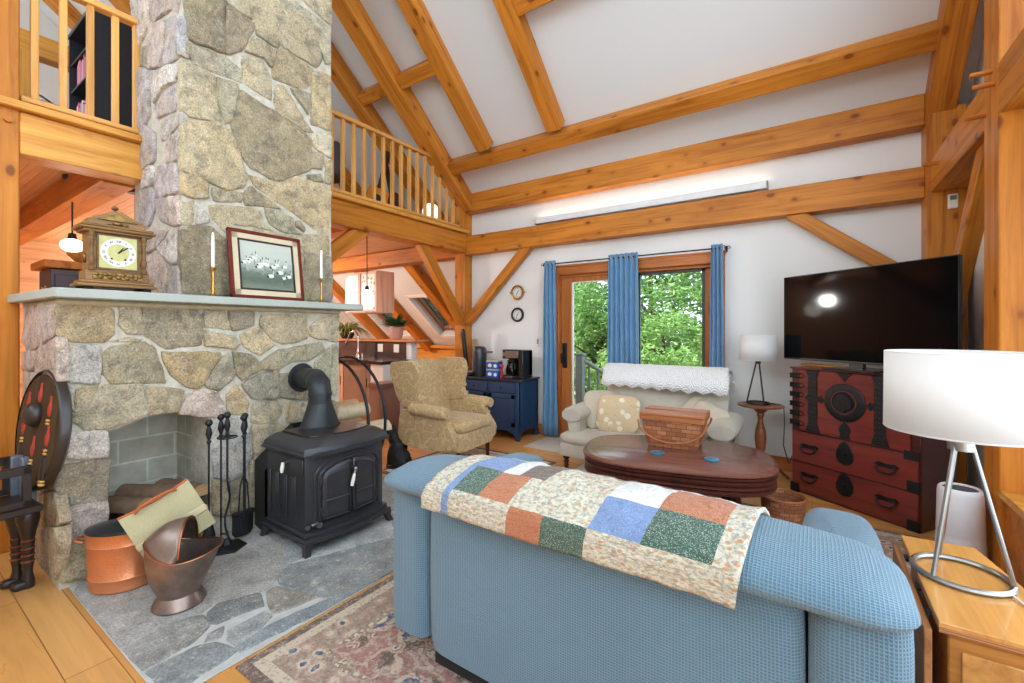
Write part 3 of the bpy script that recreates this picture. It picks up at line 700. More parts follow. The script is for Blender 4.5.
b = B().bx(.062, .066, -.105, .105, .06, .097, .002)
for k in range(11): b.sph((.067, -.09 + .018 * k, .078 + .007 * (-1) ** k), .011, 8, (.45, 1.1, .8))
for k in range(10): b.tube([(.068, -.09 + .018 * k + .009 + .007 * math.cos(q), .078 + .009 * math.sin(q)) for q in [i * .7 for i in range(8)]], .002, 5)
b.done('carved_band', BRASS_D, ck)
B().bx(-.06, .052, -.118, .118, .105, .305, .002).done('case', WAL, ck)
for y in (-.108, .108):
    b = B().lathe([(.014, .105), (.014, .122), (.008, .126), (.012, .15), (.014, .17), (.009, .185), (.008, .24), (.013, .26), (.009, .275), (.014, .285), (.014, .303)], (.064, y, 0), 12); b.done('column', WAL_D, ck)
b = B(); b.bx(.052, .058, -.088, .088, .112, .300, .002); b.done('dial_frame', WAL_D, ck)
f = B().bx(.057, .060, -.078, .078, .122, .290).done('dial_plate', plain('dial_gilt', (196, 188, 120), .35, .2, .12, 60), ck)
b = B(); ring = [(.072 * math.cos(a), .072 * math.sin(a)) for a in [2 * PI * k / 48 for k in range(48)]]
b.grid([[(.0605, r * math.cos(2 * PI * k / 48), .206 + r * math.sin(2 * PI * k / 48)) for k in range(48)] for r in (.046, .074)], cu=True); b.done('chapter_ring', PORC, f)
INK = plain('ink_black', (24, 22, 22), .5)
b = numerals(.060, .017, Matrix.Translation((.0612, 0, .206)) @ XF, ROMAN); b.done('numerals', INK, f, smooth=False)
b = B(); b.cyl((.0612, 0, .206), (.066, 0, .206), .004)
for a, L in ((math.radians(34), .034), (math.radians(50), .052)): b.tube([(.064, 0, .206), (.064, L * math.sin(a), .206 + L * math.cos(a))], .0026, 5)
b.done('hands', INK, f)
for y in (-.028, .028): B().cyl((.06, y, .172), (.063, y, .172), .005).done('winding_hole', INK, f)
b = B(); b.bx(-.07, .078, -.142, .142, .303, .316, .004).bx(-.08, .090, -.158, .158, .316, .330, .006).bx(-.074, .082, -.148, .148, .330, .346, .005); b.done('cornice', WAL, ck)
b = B(); b.prism([(-.12, .346), (.12, .346), (.12, .372), (.02, .428), (-.02, .428), (-.12, .372)], -.03, .05, 'x', .004); b.done('pediment', WAL, ck)
b = B(); b.prism([(-.085, .374), (.085, .374), (0, .415)], .05, .056, 'x', .002); b.sph((.06, 0, .36), .014, 10, (.5, 1.4, .8)); b.sph((.058, -.03, .356), .009, 8, (.5, 1.6, .7)); b.sph((.058, .03, .356), .009, 8, (.5, 1.6, .7)); b.done('pediment_carving', BRASS_D, ck)
b = B(); b.lathe([(.004, 0), (.012, .004), (.006, .012), (.016, .02), (.016, .026), (.005, .036), (1e-4, .04)], (0, 0, .428), 12); b.done('finial', WAL_D, ck)
b = B(); b.sph((0, -.122, .17), .022, 10, (.8, .4, 1.2)); b.done('side_carving', BRASS_D, ck)

def candlestick(y, lab, clab, s):
    t = thing('candlestick', lab, 'candlestick', (-3.055, y, 1.506), group='brass candlesticks on the mantel')
    B().lathe([(.020 * s, 0), (.022 * s, .006), (.012 * s, .016), (.008 * s, .03), (.013 * s, .045), (.007 * s, .06), (.010 * s, .085), (.006 * s, .11), (.011 * s, .13), (.008 * s, .145), (.013 * s, .165), (.018 * s, .172), (.018 * s, .180), (.010 * s, .184)], seg=16).done('stem', BRASS, t)
    c = thing('taper_candle', clab, 'candle', (-3.055, y, 1.506 + .182), group='white taper candles on the mantel')
    B().lathe([(.0105, 0), (.0105, .01), (.009, .18), (.007, .205), (.002, .214)], seg=12).done('wax', plain('candle_wax', (240, 236, 224), .5, 0, .02) if 'candle_wax' not in bpy.data.materials else bpy.data.materials['candle_wax'], c)
    B().cyl((0, 0, .213), (.001, 0, .224), .0012, seg=6).done('wick', INK, c)
candlestick(1.234, 'turned brass candlestick on the mantel between clock and painting', 'white taper candle between the mantel clock and the painting', 1.0)
candlestick(1.962, 'turned brass candlestick on the mantel right of the painting', 'white taper candle right of the framed painting', .9)

fr = thing('framed_painting', 'framed painting of white water birds leaning on the chimney', 'painting', (-3.075, 1.590, 1.5075), rot=(0, math.radians(-8), 0))
CHERRY = wood('frame_cherry', (112, 44, 34), (78, 26, 20), 1, 0, .35, 2)
W2, HH = .245, .462
def frame_bars(b, w, h0, h1, t, x0, x1, bev=.003):
    b.bx(x0, x1, -w, w, h0, h0 + t, bev).bx(x0, x1, -w, w, h1 - t, h1, bev).bx(x0, x1, -w, -w + t, h0, h1, bev).bx(x0, x1, w - t, w, h0, h1, bev); return b
frame_bars(B(), W2, 0, HH, .022, -.012, .016).done('frame', CHERRY, fr)
frame_bars(B(), W2 - .02, .02, HH - .02, .042, -.008, .008, .002).done('liner', weave('linen_liner', (226, 208, 176), (204, 184, 150), 300), fr)
frame_bars(B(), W2 - .058, .058, HH - .058, .012, -.008, .012, .002).done('inner_frame', plain('dark_slip', (44, 30, 24), .4), fr)
def painting_mat():
    t = NT('painted_marsh'); v = t.coord('Object'); z = t.sep(v)[2]
    f = t.noise(t.coord('Object', (1, 6, 14)), 2.2, 4, .6, .4)
    h = t.math('ADD', z, t.math('MULTIPLY', t.math('SUBTRACT', f, .5), .13))
    col = t.ramp(t.math('MULTIPLY', h, 2.2), [(.18, (112, 122, 104)), (.30, (84, 96, 82)), (.40, (104, 118, 102)), (.46, (150, 160, 146)), (.60, (184, 190, 176)), (.85, (196, 198, 184))])
    return t.fin(col, .6)
cv = B().bx(-.006, .004, -.18, .18, .066, HH - .066).done('canvas', painting_mat(), fr)
BW = plain('paint_white', (232, 232, 226), .6); BK = plain('paint_black', (36, 38, 38), .6)
bw, bk = B(), B(); rr = random.Random(3)
for k in range(15):
    y = -.145 + .29 * (k + rr.uniform(-.3, .3)) / 14; z = .235 + rr.uniform(-.045, .055) - .05 * (k / 14); s = rr.uniform(.7, 1.15)
    bw.sph((.004, y, z), .017 * s, 10, (.12, 1.2, .75)); bw.tube([(.0045, y + .012 * s, z + .008), (.0045, y + .020 * s, z + .028 * s), (.0045, y + .013 * s, z + .045 * s)], .0026, 5)
    bk.sph((.0045, y - .018 * s, z - .004), .009 * s, 8, (.12, 1, .9)); bk.tube([(.005, y + .013 * s, z + .036 * s), (.005, y + .013 * s, z + .05 * s)], .0028, 5)
    if k % 3 == 0: bk.tube([(.0045, y, z - .01), (.0045, y + .002, z - .045)], .0013, 4)
bw.done('painted_birds', BW, cv)['kind'] = 'stuff'; bk.done('painted_plumage', BK, cv)['kind'] = 'stuff'

# ------------------------------------------------------------------ hearth things
# firewood in the firebox
BARK = plain('bark', (134, 106, 82), .9, 0, .25, 16, .6); CUT = wood('split_wood', (206, 166, 116), (176, 130, 84), 1, 0, .75, 1.4)
CUTX = wood('split_wood_end', (214, 180, 130), (186, 146, 96), 0, 0, .75, 1.4)
def log(label, c, L, r, ang, split=True, tilt=0, group='firewood', cat='log', name='split_log'):
    t = thing(name, label, cat, c, group=group, rot=(0, tilt, ang)); b = B(); n = 9
    if split: prof = [(r * math.cos(a), r * math.sin(a) - r * .3) for a in [PI * k / n for k in range(n + 1)]]
    else: prof = [(r * math.cos(a), r * math.sin(a)) for a in [2 * PI * k / 14 for k in range(14)]]
    rows = []
    for i in range(6):
        x = -L / 2 + L * i / 5; rows.append([(x, y * (1 + .08 * noise.noise((x * 5, y * 20, c[2] * 9))), z * (1 + .08 * noise.noise((x * 6, z * 20, c[0] * 9)))) for y, z in prof])
    if split:
        def mif(i, j): return 0 if j < len(prof) - 1 else 1
        b.grid(rows, cu=True, mi=0, cap0=True, cap1=True, mif=mif)
    else: b.grid(rows, cu=True, mi=0, cap0=True, cap1=True)
    o = b.done('bark', [BARK, CUT], t)
    for p in o.data.polygons:
        if abs(p.normal.x) > .8: p.material_index = 1
    return t
for lab, c, L, r, a, s, ti in (
    ('split log with a pale end, top right in the firebox', (-3.20, 1.12, .325), .34, .068, .25, True, 0), ('split log lying low at the right of the firebox', (-3.20, 1.13, .215), .34, .066, .1, True, 0),
    ('round dark log at the top of the firebox stack', (-3.30, 1.0, .31), .34, .060, .6, False, 0), ('split log leaning in the middle of the firebox', (-3.28, 1.0, .19), .36, .06, -.3, True, -.1),
    ('rough bark log at the left of the firebox', (-3.30, .865, .29), .30, .065, .5, True, 0), ('bottom bark log at the left of the firebox', (-3.30, .86, .15), .36, .075, .1, False, 0), ('bottom log in the middle of the firebox', (-3.30, 1.01, .085), .36, .062, .05, False, 0), ('short log at the front right corner of the firebox', (-3.16, 1.17, .07), .2, .05, .4, True, 0)):
    log(lab, c, L, r, a, s, ti, 'logs in the firebox')

# copper bucket
bk_ = thing('copper_bucket', 'oval hammered copper bucket with a black lid', 'bucket', (-2.90, .755, .012), rz=math.radians(42))
B().lathe([(.098, 0), (.104, .006), (.102, .03), (.106, .06), (.109, .064), (.106, .068), (.112, .22), (.115, .226), (.112, .232), (.115, .282), (.119, .288), (.113, .29), (.108, .28)], seg=40, sx=1.28, sy=.92).done('bucket_body', COPPER, bk_)
B().lathe([(.119, .285), (.121, .292), (.118, .300), (.100, .306), (.06, .318), (.0001, .322)], seg=36, sx=1.24, sy=.90).done('lid', plain('lid_black', (40, 44, 50), .28, .2, .1), bk_)
for s in (-1, 1):
    B().tube([(s * .145, -.035, .235), (s * .185, -.032, .245), (s * .196, 0, .25), (s * .185, .032, .245), (s * .145, .035, .235)], .006, 8).done('handle', COPPER, bk_)

# brass coal scuttle with the canvas log carrier in it
sc = thing('coal_scuttle', 'tarnished copper coal scuttle with a flared foot', 'scuttle', (-2.485, .862, .012), rz=math.radians(52))
def scut_prof():
    rows = []
    for r, z, ox, sx in ((.105, 0, 0, 1.0), (.108, .006, 0, 1.0), (.100, .025, 0, 1.0), (.082, .052, 0, 1.0), (.084, .06, 0, 1), (.102, .10, 0, 1.02), (.118, .15, .004, 1.06), (.127, .20, .01, 1.1), (.130, .235, .014, 1.12)):
        rows.append([(ox + r * sx * math.cos(2 * PI * k / 40), r * math.sin(2 * PI * k / 40), z) for k in range(40)])
    n = 40
    top = []
    for k in range(n):
        a = 2 * PI * k / n; ca = math.cos(a)
        h = .235 + .02 * max(0, ca) ** 2 + .075 * max(0, -ca) ** 1.5
        top.append((.018 + .150 * ca * (1.06 if ca > 0 else 1.0), .132 * math.sin(a), h))
    rows.append(top); rows.append([(x * .965, y * .955, z - .002) for x, y, z in top])
    for r, z, ox, sx in ((.122, .20, .01, 1.1), (.112, .15, .004, 1.06), (.09, .08, 0, 1.0), (.02, .07, 0, 1)): rows.append([(ox + r * sx * math.cos(2 * PI * k / 40), r * math.sin(2 * PI * k / 40), z) for k in range(40)])
    return rows
B().grid(scut_prof(), cu=True).done('scuttle_body', COPPER_D, sc)
B().tube([(.018 + .150 * math.cos(a) * (1.06 if math.cos(a) > 0 else 1.0), .132 * math.sin(a), .235 + .02 * max(0, math.cos(a)) ** 2 + .075 * max(0, -math.cos(a)) ** 1.5) for a in [2 * PI * k / 40 for k in range(40)]], .0045, 6, True).done('rolled_rim', metal('worn_copper_rim', (176, 116, 84), .3), sc)
hood = []
for i in range(17):
    a = math.radians(-92 + 184 * i / 16); zr_ = .235 + .075 * max(0, math.cos(a)) ** 1.5
    r0 = Vector((.018 - .150 * math.cos(a), .132 * math.sin(a), zr_)); r1 = Vector((.035, .118 * math.sin(a), .258 + .135 * math.cos(a)))
    mid = (r0 + r1) / 2 + Vector((-.02, 0, .045)) * max(0, math.cos(a))
    hood.append([r0 * (1 - t) ** 2 + mid * 2 * t * (1 - t) + r1 * t * t for t in [j / 8 for j in range(9)]])
B().grid(hood).done('hood', COPPER_D, sc, solid=.004)
B().tube([(.035, .118 * math.sin(a), .258 + .135 * math.cos(a)) for a in [math.radians(-92 + 184 * i / 20) for i in range(21)]], .006, 8).done('hood_rim', bpy.data.materials['worn_copper_rim'], sc)
cc = thing('canvas_log_carrier', 'khaki canvas log carrier with orange piping tilted in the scuttle', 'log carrier', (-2.665, .880, .345), rot=(math.radians(26), math.radians(-20), math.radians(-17)))
CANV = weave('khaki_canvas', (190, 180, 140), (160, 150, 110), 200); ORP = plain('orange_piping', (186, 98, 52), .7); STRAP = weave('cotton_strap', (206, 190, 152), (186, 168, 130), 400)
rows = []
CW, CH = .30, .27
for i in range(11):
    u = i / 10; rows.append([((.014 + .022 * math.sin(PI * u)) * s + .006 * noise.noise((u * 4, v * 3, s * 2)), -CW / 2 + CW * v, -CH / 2 + CH * u - .012 * math.sin(PI * v) * u) for s, v in [(1, q / 8) for q in range(9)] + [(-1, 1 - q / 8) for q in range(9)]])
B().grid(rows, cu=True, cap0=True).done('canvas_body', CANV, cc)
for s in (1, -1): B().tube([(.014 * s, -CW / 2 + CW * v / 8, CH / 2 - .012 * math.sin(PI * v / 8)) for v in range(9)], .006, 6).done('piping', ORP, cc)
B().bx(-.042, .042, -CW / 2 - .003, CW / 2 + .003, -.055, -.018, .006).done('strap', STRAP, cc)
B().tube([(.03, -.09, .115), (.042, -.06, .128), (.045, 0, .132), (.042, .06, .128), (.03, .09, .115)], .007, 6).done('carry_handle', ORP, cc)

# fire tools: the stand, and four tools that hang on it
fx, fy = -2.862, 1.232
fs = thing('fire_tool_stand', 'black iron fire tool stand with a six sided base', 'fire tool stand', (fx, fy, .012))
B().lathe([(.10, 0), (.10, .010), (.085, .018), (.03, .026), (.018, .05), (.008, .06)], seg=6).done('stand_base', BLACK, fs, angle=25)
B().tube([(.012 * math.sin(z * 22), .012 * math.cos(z * 22), z) for z in [.05 + .3 * i / 20 for i in range(21)]] + [(0, 0, .40), (0, 0, .70)], .0062, 8).done('twisted_post', BLACK, fs)
B().tube([(.05 * math.cos(a), .05 * math.sin(a), .655) for a in [2 * PI * k / 20 for k in range(20)]], .004, 6, True).cyl((-.05, 0, .655), (.05, 0, .655), .004).cyl((0, -.05, .655), (0, .05, .655), .004).done('tool_ring', BLACK, fs)
def knob(b, x, y, z):
    b.lathe([(.006, -.115), (.013, -.10), (.007, -.088), (.017, -.055), (.013, -.025), (.008, -.010), (.018, .002), (.020, .012), (.012, .026), (1e-4, .030)], (x, y, z), 10)
knob_b = B(); knob(knob_b, 0, 0, .775); knob_b.done('finial', BLACK, fs)
def tool(name, lab, dx, dy, head, top=.75):
    t = thing(name, lab, 'fire tool', (fx + dx, fy + dy, .012), group='fire tools on the black stand')
    B().tube([(0, 0, .16), (0, 0, .55), (0, 0, top - .09)], .0055, 8).done('shaft', BLACK, t); b = B(); knob(b, 0, 0, top); b.done('handle', BLACK, t); head(B()).done('tool_head', BLACK, t)
def h_shovel(b):
    b.grid([[(-.012 + .02 * math.cos(1.3 * (j - 4) / 4) - .02, .062 * (j - 4) / 4 * (1 - .25 * (i == 6)), .17 - .15 * i / 6) for j in range(9)] for i in range(7)]); return b.bx(-.03, .004, -.06, .06, .15, .175, .004)
def h_brush(b): b.lathe([(.012, .17), (.02, .16), (.034, .10), (.036, .03), (.03, .025)], seg=14, sx=.7); return b
def h_poker(b): return b.tube([(0, 0, .2), (0, 0, .05), (0, .006, .03)], .006, 8, r1=.003).tube([(0, 0, .08), (0, .03, .065), (0, .04, .08)], .005, 6)
def h_tongs(b): return b.tube([(0, 0, .42), (0, .02, .36), (0, .03, .2), (0, .008, .05)], .0045, 6).tube([(0, 0, .42), (0, -.02, .36), (0, -.03, .2), (0, -.008, .05)], .0045, 6)
tool('shovel', 'black iron ash shovel hanging behind the stand post', -.03, .112, h_shovel)
tool('hearth_brush', 'black hearth brush at the left of the fire tool stand', -.03, -.085, h_brush, .74)
tool('poker', 'black iron poker next to the hearth brush', -.045, -.015, h_poker, .76)
tool('log_tongs', 'black iron log tongs at the right of the stand', .03, .078, h_tongs, .75)

# ------------------------------------------------------------------ the wood stove
sv = thing('wood_stove', 'black cast iron wood stove with arched double doors', 'wood stove', (-2.615, 1.735, .012))
# local: +x is the front, y is the width
hw = .288; xb, xf = -.23, .185
def bow(y, x=0, k=.045): return x + k * (1 - (y / hw) ** 2)
def bowpoly(x0, x1, w, k=.045, n=12): return [(x0, -w)] + [(x1 + k * (1 - (y / w) ** 2), y) for y in [-w + 2 * w * i / n for i in range(n + 1)]] + [(x0, w)]
B().prism(bowpoly(xb, xf, hw - .01), .085, .555, 'z', .004).done('firebox', STOVE, sv)
B().prism(bowpoly(xb - .015, xf + .055, hw + .02), .062, .088, 'z', .006).prism(bowpoly(xb, xf + .03, hw + .005), .088, .115, 'z', .005).done('ash_lip', STOVE, sv)
b = B(); b.prism(bowpoly(xb - .015, xf + .04, hw + .022), .555, .575, 'z', .006)
lo = bowpoly(xb - .01, xf + .03, hw + .012); hi = bowpoly(xb + .03, xf - .035, hw - .055)
b.grid([[(x, y, .575) for x, y in lo], [(x * .9 + hx * .1, y * .9 + hy * .1, .60) for (x, y), (hx, hy) in zip(lo, hi)], [(x * .25 + hx * .75, y * .25 + hy * .75, .632) for (x, y), (hx, hy) in zip(lo, hi)], [(x, y, .64) for x, y in hi]], cu=True, cap1=True)
b.done('stove_top', STOVE, sv)
b = B().prism(bowpoly(xb + .05, xf - .055, hw - .075), .64, .65, 'z', .004); b.done('griddle_lid', plain('griddle_iron', (62, 52, 48), .3, .4), sv)
for y in (-hw + .01, hw - .01):
    for x in (xb + .02, xf + .025):
        fx_ = 1 if x > 0 else -1; fy_ = 1 if y > 0 else -1
        B().grid([[(x + sx * .032, y + sy * .032, .066) for sx, sy in ((-1, -1), (1, -1), (1, 1), (-1, 1))], [(x + fx_ * .012 + sx * .018, y + fy_ * .01 + sy * .018, .035) for sx, sy in ((-1, -1), (1, -1), (1, 1), (-1, 1))], [(x + fx_ * .03 + sx * .017, y + fy_ * .022 + sy * .017, 0) for sx, sy in ((-1, -1), (1, -1), (1, 1), (-1, 1))]], cu=True, cap0=True, cap1=True).done('leg', STOVE, sv, angle=30)
def bowtube(pts, r, mat, parent, name, dx=.0):   # raised moulding following the bowed front
    return B().tube([(bow(y, xf + dx), y, z) for y, z in pts], r, 6)
b = B()
arch = [(-.20, .145), (-.20, .40)] + [(-.20 * math.cos(a), .40 + .105 * math.sin(a)) for a in [PI * i / 16 for i in range(17)]] + [(.20, .40), (.20, .145)]
b.tube([(bow(y, xf - .004), y, z) for y, z in arch], .013, 6); b.tube([(bow(y, xf - .004), y * 1.13, .145 + (z - .145) * 1.075) for y, z in arch], .009, 6)
b.tube([(bow(y, xf - .004), y, .525) for y in [-.245 + .49 * i / 12 for i in range(13)]], .006, 6)
for s in (-1, 1): b.tube([(bow(s * .262, xf - .004), s * .245, z) for z in (.16, .52)], .006, 6)
b.done('front_moulding', STOVE, sv)
for s in (-1, 1):
    rows = []; ys = [s * (.006 + .184 * i / 10) for i in range(11)]
    def topz(y): return .40 + .093 * math.sqrt(max(0, 1 - (y / .192) ** 2))
    d = B(); n = 6
    d.grid([[(bow(y, xf + .008), y, .15 + (topz(y) - .15) * j / n) for y in ys] for j in range(n + 1)])
    door = d.done('door', STOVE, sv, solid=.012)
    m = B(); inn = [(s * .022, .17), (s * .172, .17)] + [(s * .172 * 1, .17 + (.40 - .17) * k / 4) for k in range(1, 5)] + [(s * y, topz(y) * 1.0 - .022) for y in (.165, .15, .13, .11, .085, .06, .04, .022)]
    m.tube([(bow(y, xf + .016), y, z) for y, z in inn], .0065, 6, True); m.tube([(bow(s * y, xf + .016), s * y, .275) for y in (.022, .06, .1, .14, .172)], .007, 6); m.done('door_moulding', STOVE, door)
    for z in (.22, .40): B().cyl((bow(s * .197, xf + .012), s * .197, z - .02), (bow(s * .197, xf + .012), s * .197, z + .02), .008, seg=8).done('hinge', STOVE, sv)
hd = B().cyl((bow(0, xf), 0, .43), (bow(0, xf) + .045, 0, .43), .009, seg=10).sph((bow(0, xf) + .045, 0, .432), .014, 10).tube([(bow(0, xf) + .045, 0, .43), (bow(0, xf) + .05, -.012, .40)], .006, 8).done('door_latch', STEEL, sv)
B().tube([(bow(0, xf) + .05, -.012, .405), (bow(0, xf) + .052, -.022, .37), (bow(0, xf) + .052, -.032, .335)], [.008, .012, .009], 10).done('latch_grip', PORC, hd)
b = B()
b.bx(-.20, .17, -hw + .003, -hw + .011, .43, .53, .003)
for k in range(4): b.bx(-.195 + .093 * k, -.195 + .093 * k + .012, -hw + .001, -hw + .011, .15, .42, .003)
for k in range(3): b.bx(-.165 + .093 * k, -.165 + .093 * k + .045, -hw + .005, -hw + .012, .16, .41, .002)
b.done('side_panel', STOVE, sv)
ar = B().cyl((.02, -hw + .005, .50), (.02, -hw - .03, .50), .008, seg=8).done('air_lever', STEEL, sv); B().tube([(.02, -hw - .028, .505), (.02, -hw - .034, .47), (.022, -hw - .036, .445)], [.009, .012, .008], 10).done('lever_grip', PORC, ar)
b = B(); b.cyl((xf + .02, -hw + .01, .15), (xf + .035, -hw + .01, .15), .012, seg=10); b.cyl((xf + .055, -.23, .16), (xf + .075, -.23, .16), .016, seg=12); b.bx(xf + .02, xf + .05, -.262, -.2, .153, .166, .002); b.done('damper_rod', STEEL, sv)
# heat shield behind the stove
b = B().prism([(-.26, .0), (.26, .0), (.26, .63), (-.02, .63), (-.26, .43)], -.43, -.418, 'x', .002)
b.grid([[(-.425, -.26, .0), (-.25, -.285, .0)], [(-.425, -.26, .43), (-.25, -.285, .40)], [(-.425, -.02, .63), (-.25, -.06, .60)]]); b.done('rear_heat_shield', BLACK, sv)
# stove pipe: oval boot, elbow into the chimney, flange
PIPE = plain('pipe_black', (52, 55, 58), .42, .4, .12, 14)
b = B(); b.grid([[(-.10 + rx * math.cos(a), .0 + ry * math.sin(a), z) for a in [2 * PI * k / 32 for k in range(32)]] for rx, ry, z in ((.095, .14, .64), (.095, .14, .655), (.088, .130, .66), (.076, .076, .80), (.074, .074, .812))], cu=True); b.done('pipe_boot', PIPE, sv)
b = B(); path = [(-.10, 0, .805), (-.10, 0, .862)] + [(-.235 + .135 * math.cos(a), .045 * (1 - math.cos(a)), .862 + .085 * math.sin(a)) for a in [PI / 2 * k / 6 for k in range(7)]] + [(-.40, .075, .945), (-.52, .10, .940)]
b.tube(path, .0715, 24); b.done('pipe_elbow', PIPE, sv)
b = B()
for p, d in (((-.10, 0, .862), (0, 0, 1)), ((-.14, .013, .922), (-.7, .1, .7)), ((-.22, .04, .946), (-.95, .25, .15)), ((-.10, 0, .81), (0, 0, 1))):
    d = Vector(d).normalized(); b.cyl(Vector(p) - d * .006, Vector(p) + d * .006, .0755, seg=24)
b.done('pipe_seam', PIPE, sv)
B().lathe([(.072, .0), (.10, .0), (.104, .008), (.10, .014), (.073, .016)], (-.470, .088, .942), 28, axis='x').done('wall_flange', PIPE, sv)
# ------------------------------------------------------------------ the blue sofa, seen from behind
WAF = waffle('blue_waffle_cover', (112, 148, 168), .0080); 
sofa = thing('sofa', 'blue waffle knit two seat sofa seen from behind', 'sofa', (-.62, 1.2, 0))
SX0, SX1 = -.770, .792          # local ends
def panel(x0, x1, y0, y1, z0, z1, bul, name, par, n=10):
    """padded block: rounded rectangle section in plan, bulging."""
    b = B(uv=True); rows = []; uvs = []
    L = []
    r = .035
    pl = [(x0 + r, y0), (x1 - r, y0), (x1, y0 + r), (x1, y1), (x0, y1), (x0, y0 + r)]
    pl = [tuple(p) for p in resample(smooth_poly(pl, 2, .12), .04)]
    cx, cy = (x0 + x1) / 2, (y0 + y1) / 2; acc = [0]
    for i in range(len(pl)): acc.append(acc[-1] + (Vector(pl[(i + 1) % len(pl)]) - Vector(pl[i])).length)
    for j in range(n + 1):
        t = j / n; z = z0 + (z1 - z0) * t; e = 1 + bul * math.sin(PI * t) - (.04 if j in (0, n) else 0)
        rows.append([(cx + (x - cx) * (1 + (e - 1) * .4), cy + (y - cy) * e, z) for x, y in pl]); uvs.append([(a, z) for a in acc])
    b.grid(rows, cu=True, uvs=uvs, cap0=True, cap1=True); return b.done(name, WAF, par, angle=50)
B().bx(-.60, .62, .06, .74, .004, .115, .01).done('plinth', plain('sofa_plinth', (34, 33, 34), .7), sofa)
panel(-.585, .605, .0, .22, .105, .688, .02, 'back_panel', sofa)
panel(-.788, -.592, -.005, .26, .125, .682, .015, 'arm_panel', sofa); panel(.612, .800, -.005, .26, .125, .682, .015, 'arm_panel', sofa)
for x0, x1 in ((-.775, -.592), (.612, .775)): B(uv=True).bx(x0, x1, .24, .90, .10, .57, .03).done('arm_base', WAF, sofa)
for x in (-.69, .70):
    B(uv=True).soft((x, .53, .570), (.225, .86, .13), 4, 2.6).done('arm_cushion', WAF, sofa)
for x in (-.30, .30): B(uv=True).soft((x, .56, .40), (.60, .62, .18), 5, 3).done('seat_cushion', WAF, sofa)
B(uv=True).bx(-.59, .61, .2, .86, .11, .32, .02).done('seat_deck', WAF, sofa)
# the top roll
PROF = [(.03, .672), (-.03, .676), (-.070, .694), (-.088, .720), (-.078, .750), (-.030, .777), (.05, .793), (.14, .795), (.22, .780), (.28, .748), (.305, .710), (.29, .675), (.25, .64), (.20, .59)]
def roll_pt(x, k, grow=0.0):
    e = min(x - SX0 + .012, SX1 + .012 - x); r = .11
    s = 1.0 if e >= r else math.sqrt(max(0.0, 1 - (1 - e / r) ** 2)) * .55 + .45
    cy, cz = .10, .705
    i = int(k); f = k - i; j = min(i + 1, len(PROF) - 1)
    y = PROF[i][0] * (1 - f) + PROF[j][0] * f; z = PROF[i][1] * (1 - f) + PROF[j][1] * f
    sag = .010 - .035 * abs(2 * (x - SX0) / (SX1 - SX0) - 1) ** 3 * max(0, min(1, (z - .69) / .1))
    d = Vector((0, y - cy, z - cz)); dl = d.length
    d = d * (s if s < 1 else 1) * (1 + grow / dl)
    return Vector((x, cy + d.y, cz + d.z + sag + .003 * noise.noise((x * 5, k * .8, 1))))
xs = [SX0 - .012 + .124 * (1 - math.cos(PI / 2 * i / 7)) for i in range(8)] + [SX0 + .112 + (SX1 - SX0 - .224) * i / 24 for i in range(1, 24)] + [SX1 + .012 - .124 * (1 - math.cos(PI / 2 * i / 7)) for i in range(7, -1, -1)]
ks = [i * .5 for i in range(2 * (len(PROF) - 1) + 1)]
acc = [0]
for i in range(1, len(ks)): acc.append(acc[-1] + (roll_pt(0, ks[i]) - roll_pt(0, ks[i - 1])).length)
b = B(uv=True); b.grid([[roll_pt(x, k) for k in ks] for x in xs], uvs=[[(x, a) for a in acc] for x in xs], cap0=True, cap1=True)
b.done('back_roll', WAF, sofa, angle=70)
B().tube([(x, -.012, .687) for x in [-.58 + 1.18 * i / 12 for i in range(13)]], .004, 6).done('piping', plain('rust_piping', (150, 74, 48), .8), sofa)
# quilt draped along the top roll
def calico(name, base, dots, scale=120, dens=.45, d2=None):
    t = NT(name); v = t.coord('UV'); d = t.voro(v, scale); col = t.mix(t.ramp(d, [(dens - .08, 1), (dens, 0)]), base, dots)
    if d2:
        d_ = t.voro(t.coord('UV', (1, 1, 1), rot=(0, 0, .7)), scale * .42); col = t.mix(t.ramp(d_, [(.22, 1), (.32, 0)]), col, d2[0])
        e_ = t.noise(v, scale * .8, 3); col = t.mix(t.ramp(e_, [(.50, 0), (.60, .9)]), col, d2[1])
        e_ = t.noise(t.coord('UV', (1, 1, 1), rot=(0, 0, 2)), scale * .6, 3); col = t.mix(t.ramp(e_, [(.60, 0), (.64, .8)]), col, d2[2])
    q = t.coord('UV', (1, 1, 1)); t.bump(t.noise(q, 45, 4, .65), 1.0, .02)
    return t.fin(col, .92, 0, Sheen_Weight=.2)
QM = [calico('quilt_floral', (222, 212, 190), (196, 188, 160), 90, .34, ((208, 154, 112), (170, 168, 140), (150, 158, 164))), calico('quilt_blue', (118, 144, 188), (146, 168, 204), 240), calico('quilt_green', (62, 92, 74), (172, 188, 172), 260, .36),
      calico('quilt_rust', (186, 112, 72), (206, 146, 104), 260, .42), calico('quilt_white', (234, 232, 224), (224, 222, 214), 200), calico('quilt_brown', (112, 92, 80), (140, 120, 106), 220)]
FLO, BLU, GRE, RUS, WHI, BRO = range(6)
QX0, QX1 = -.485, .49
bands = [[(.09, FLO), (.12, BLU), (.36, FLO), (.485, RUS), (.62, GRE), (1.01, FLO)],
         [(.09, FLO), (.12, BLU), (.235, GRE), (.355, RUS), (.62, FLO), (.77, BLU), (.945, GRE), (1.01, FLO)],
         [(.09, FLO), (.235, BLU), (.30, WHI), (.40, BRO), (.62, FLO), (.77, WHI), (.945, RUS), (1.01, FLO)],
         [(.09, FLO), (.30, WHI), (.62, BRO), (.77, BRO), (.945, WHI), (1.01, FLO)]]
qk = [1.2 + 8.6 * i / 34 for i in range(35)]
NX = 100
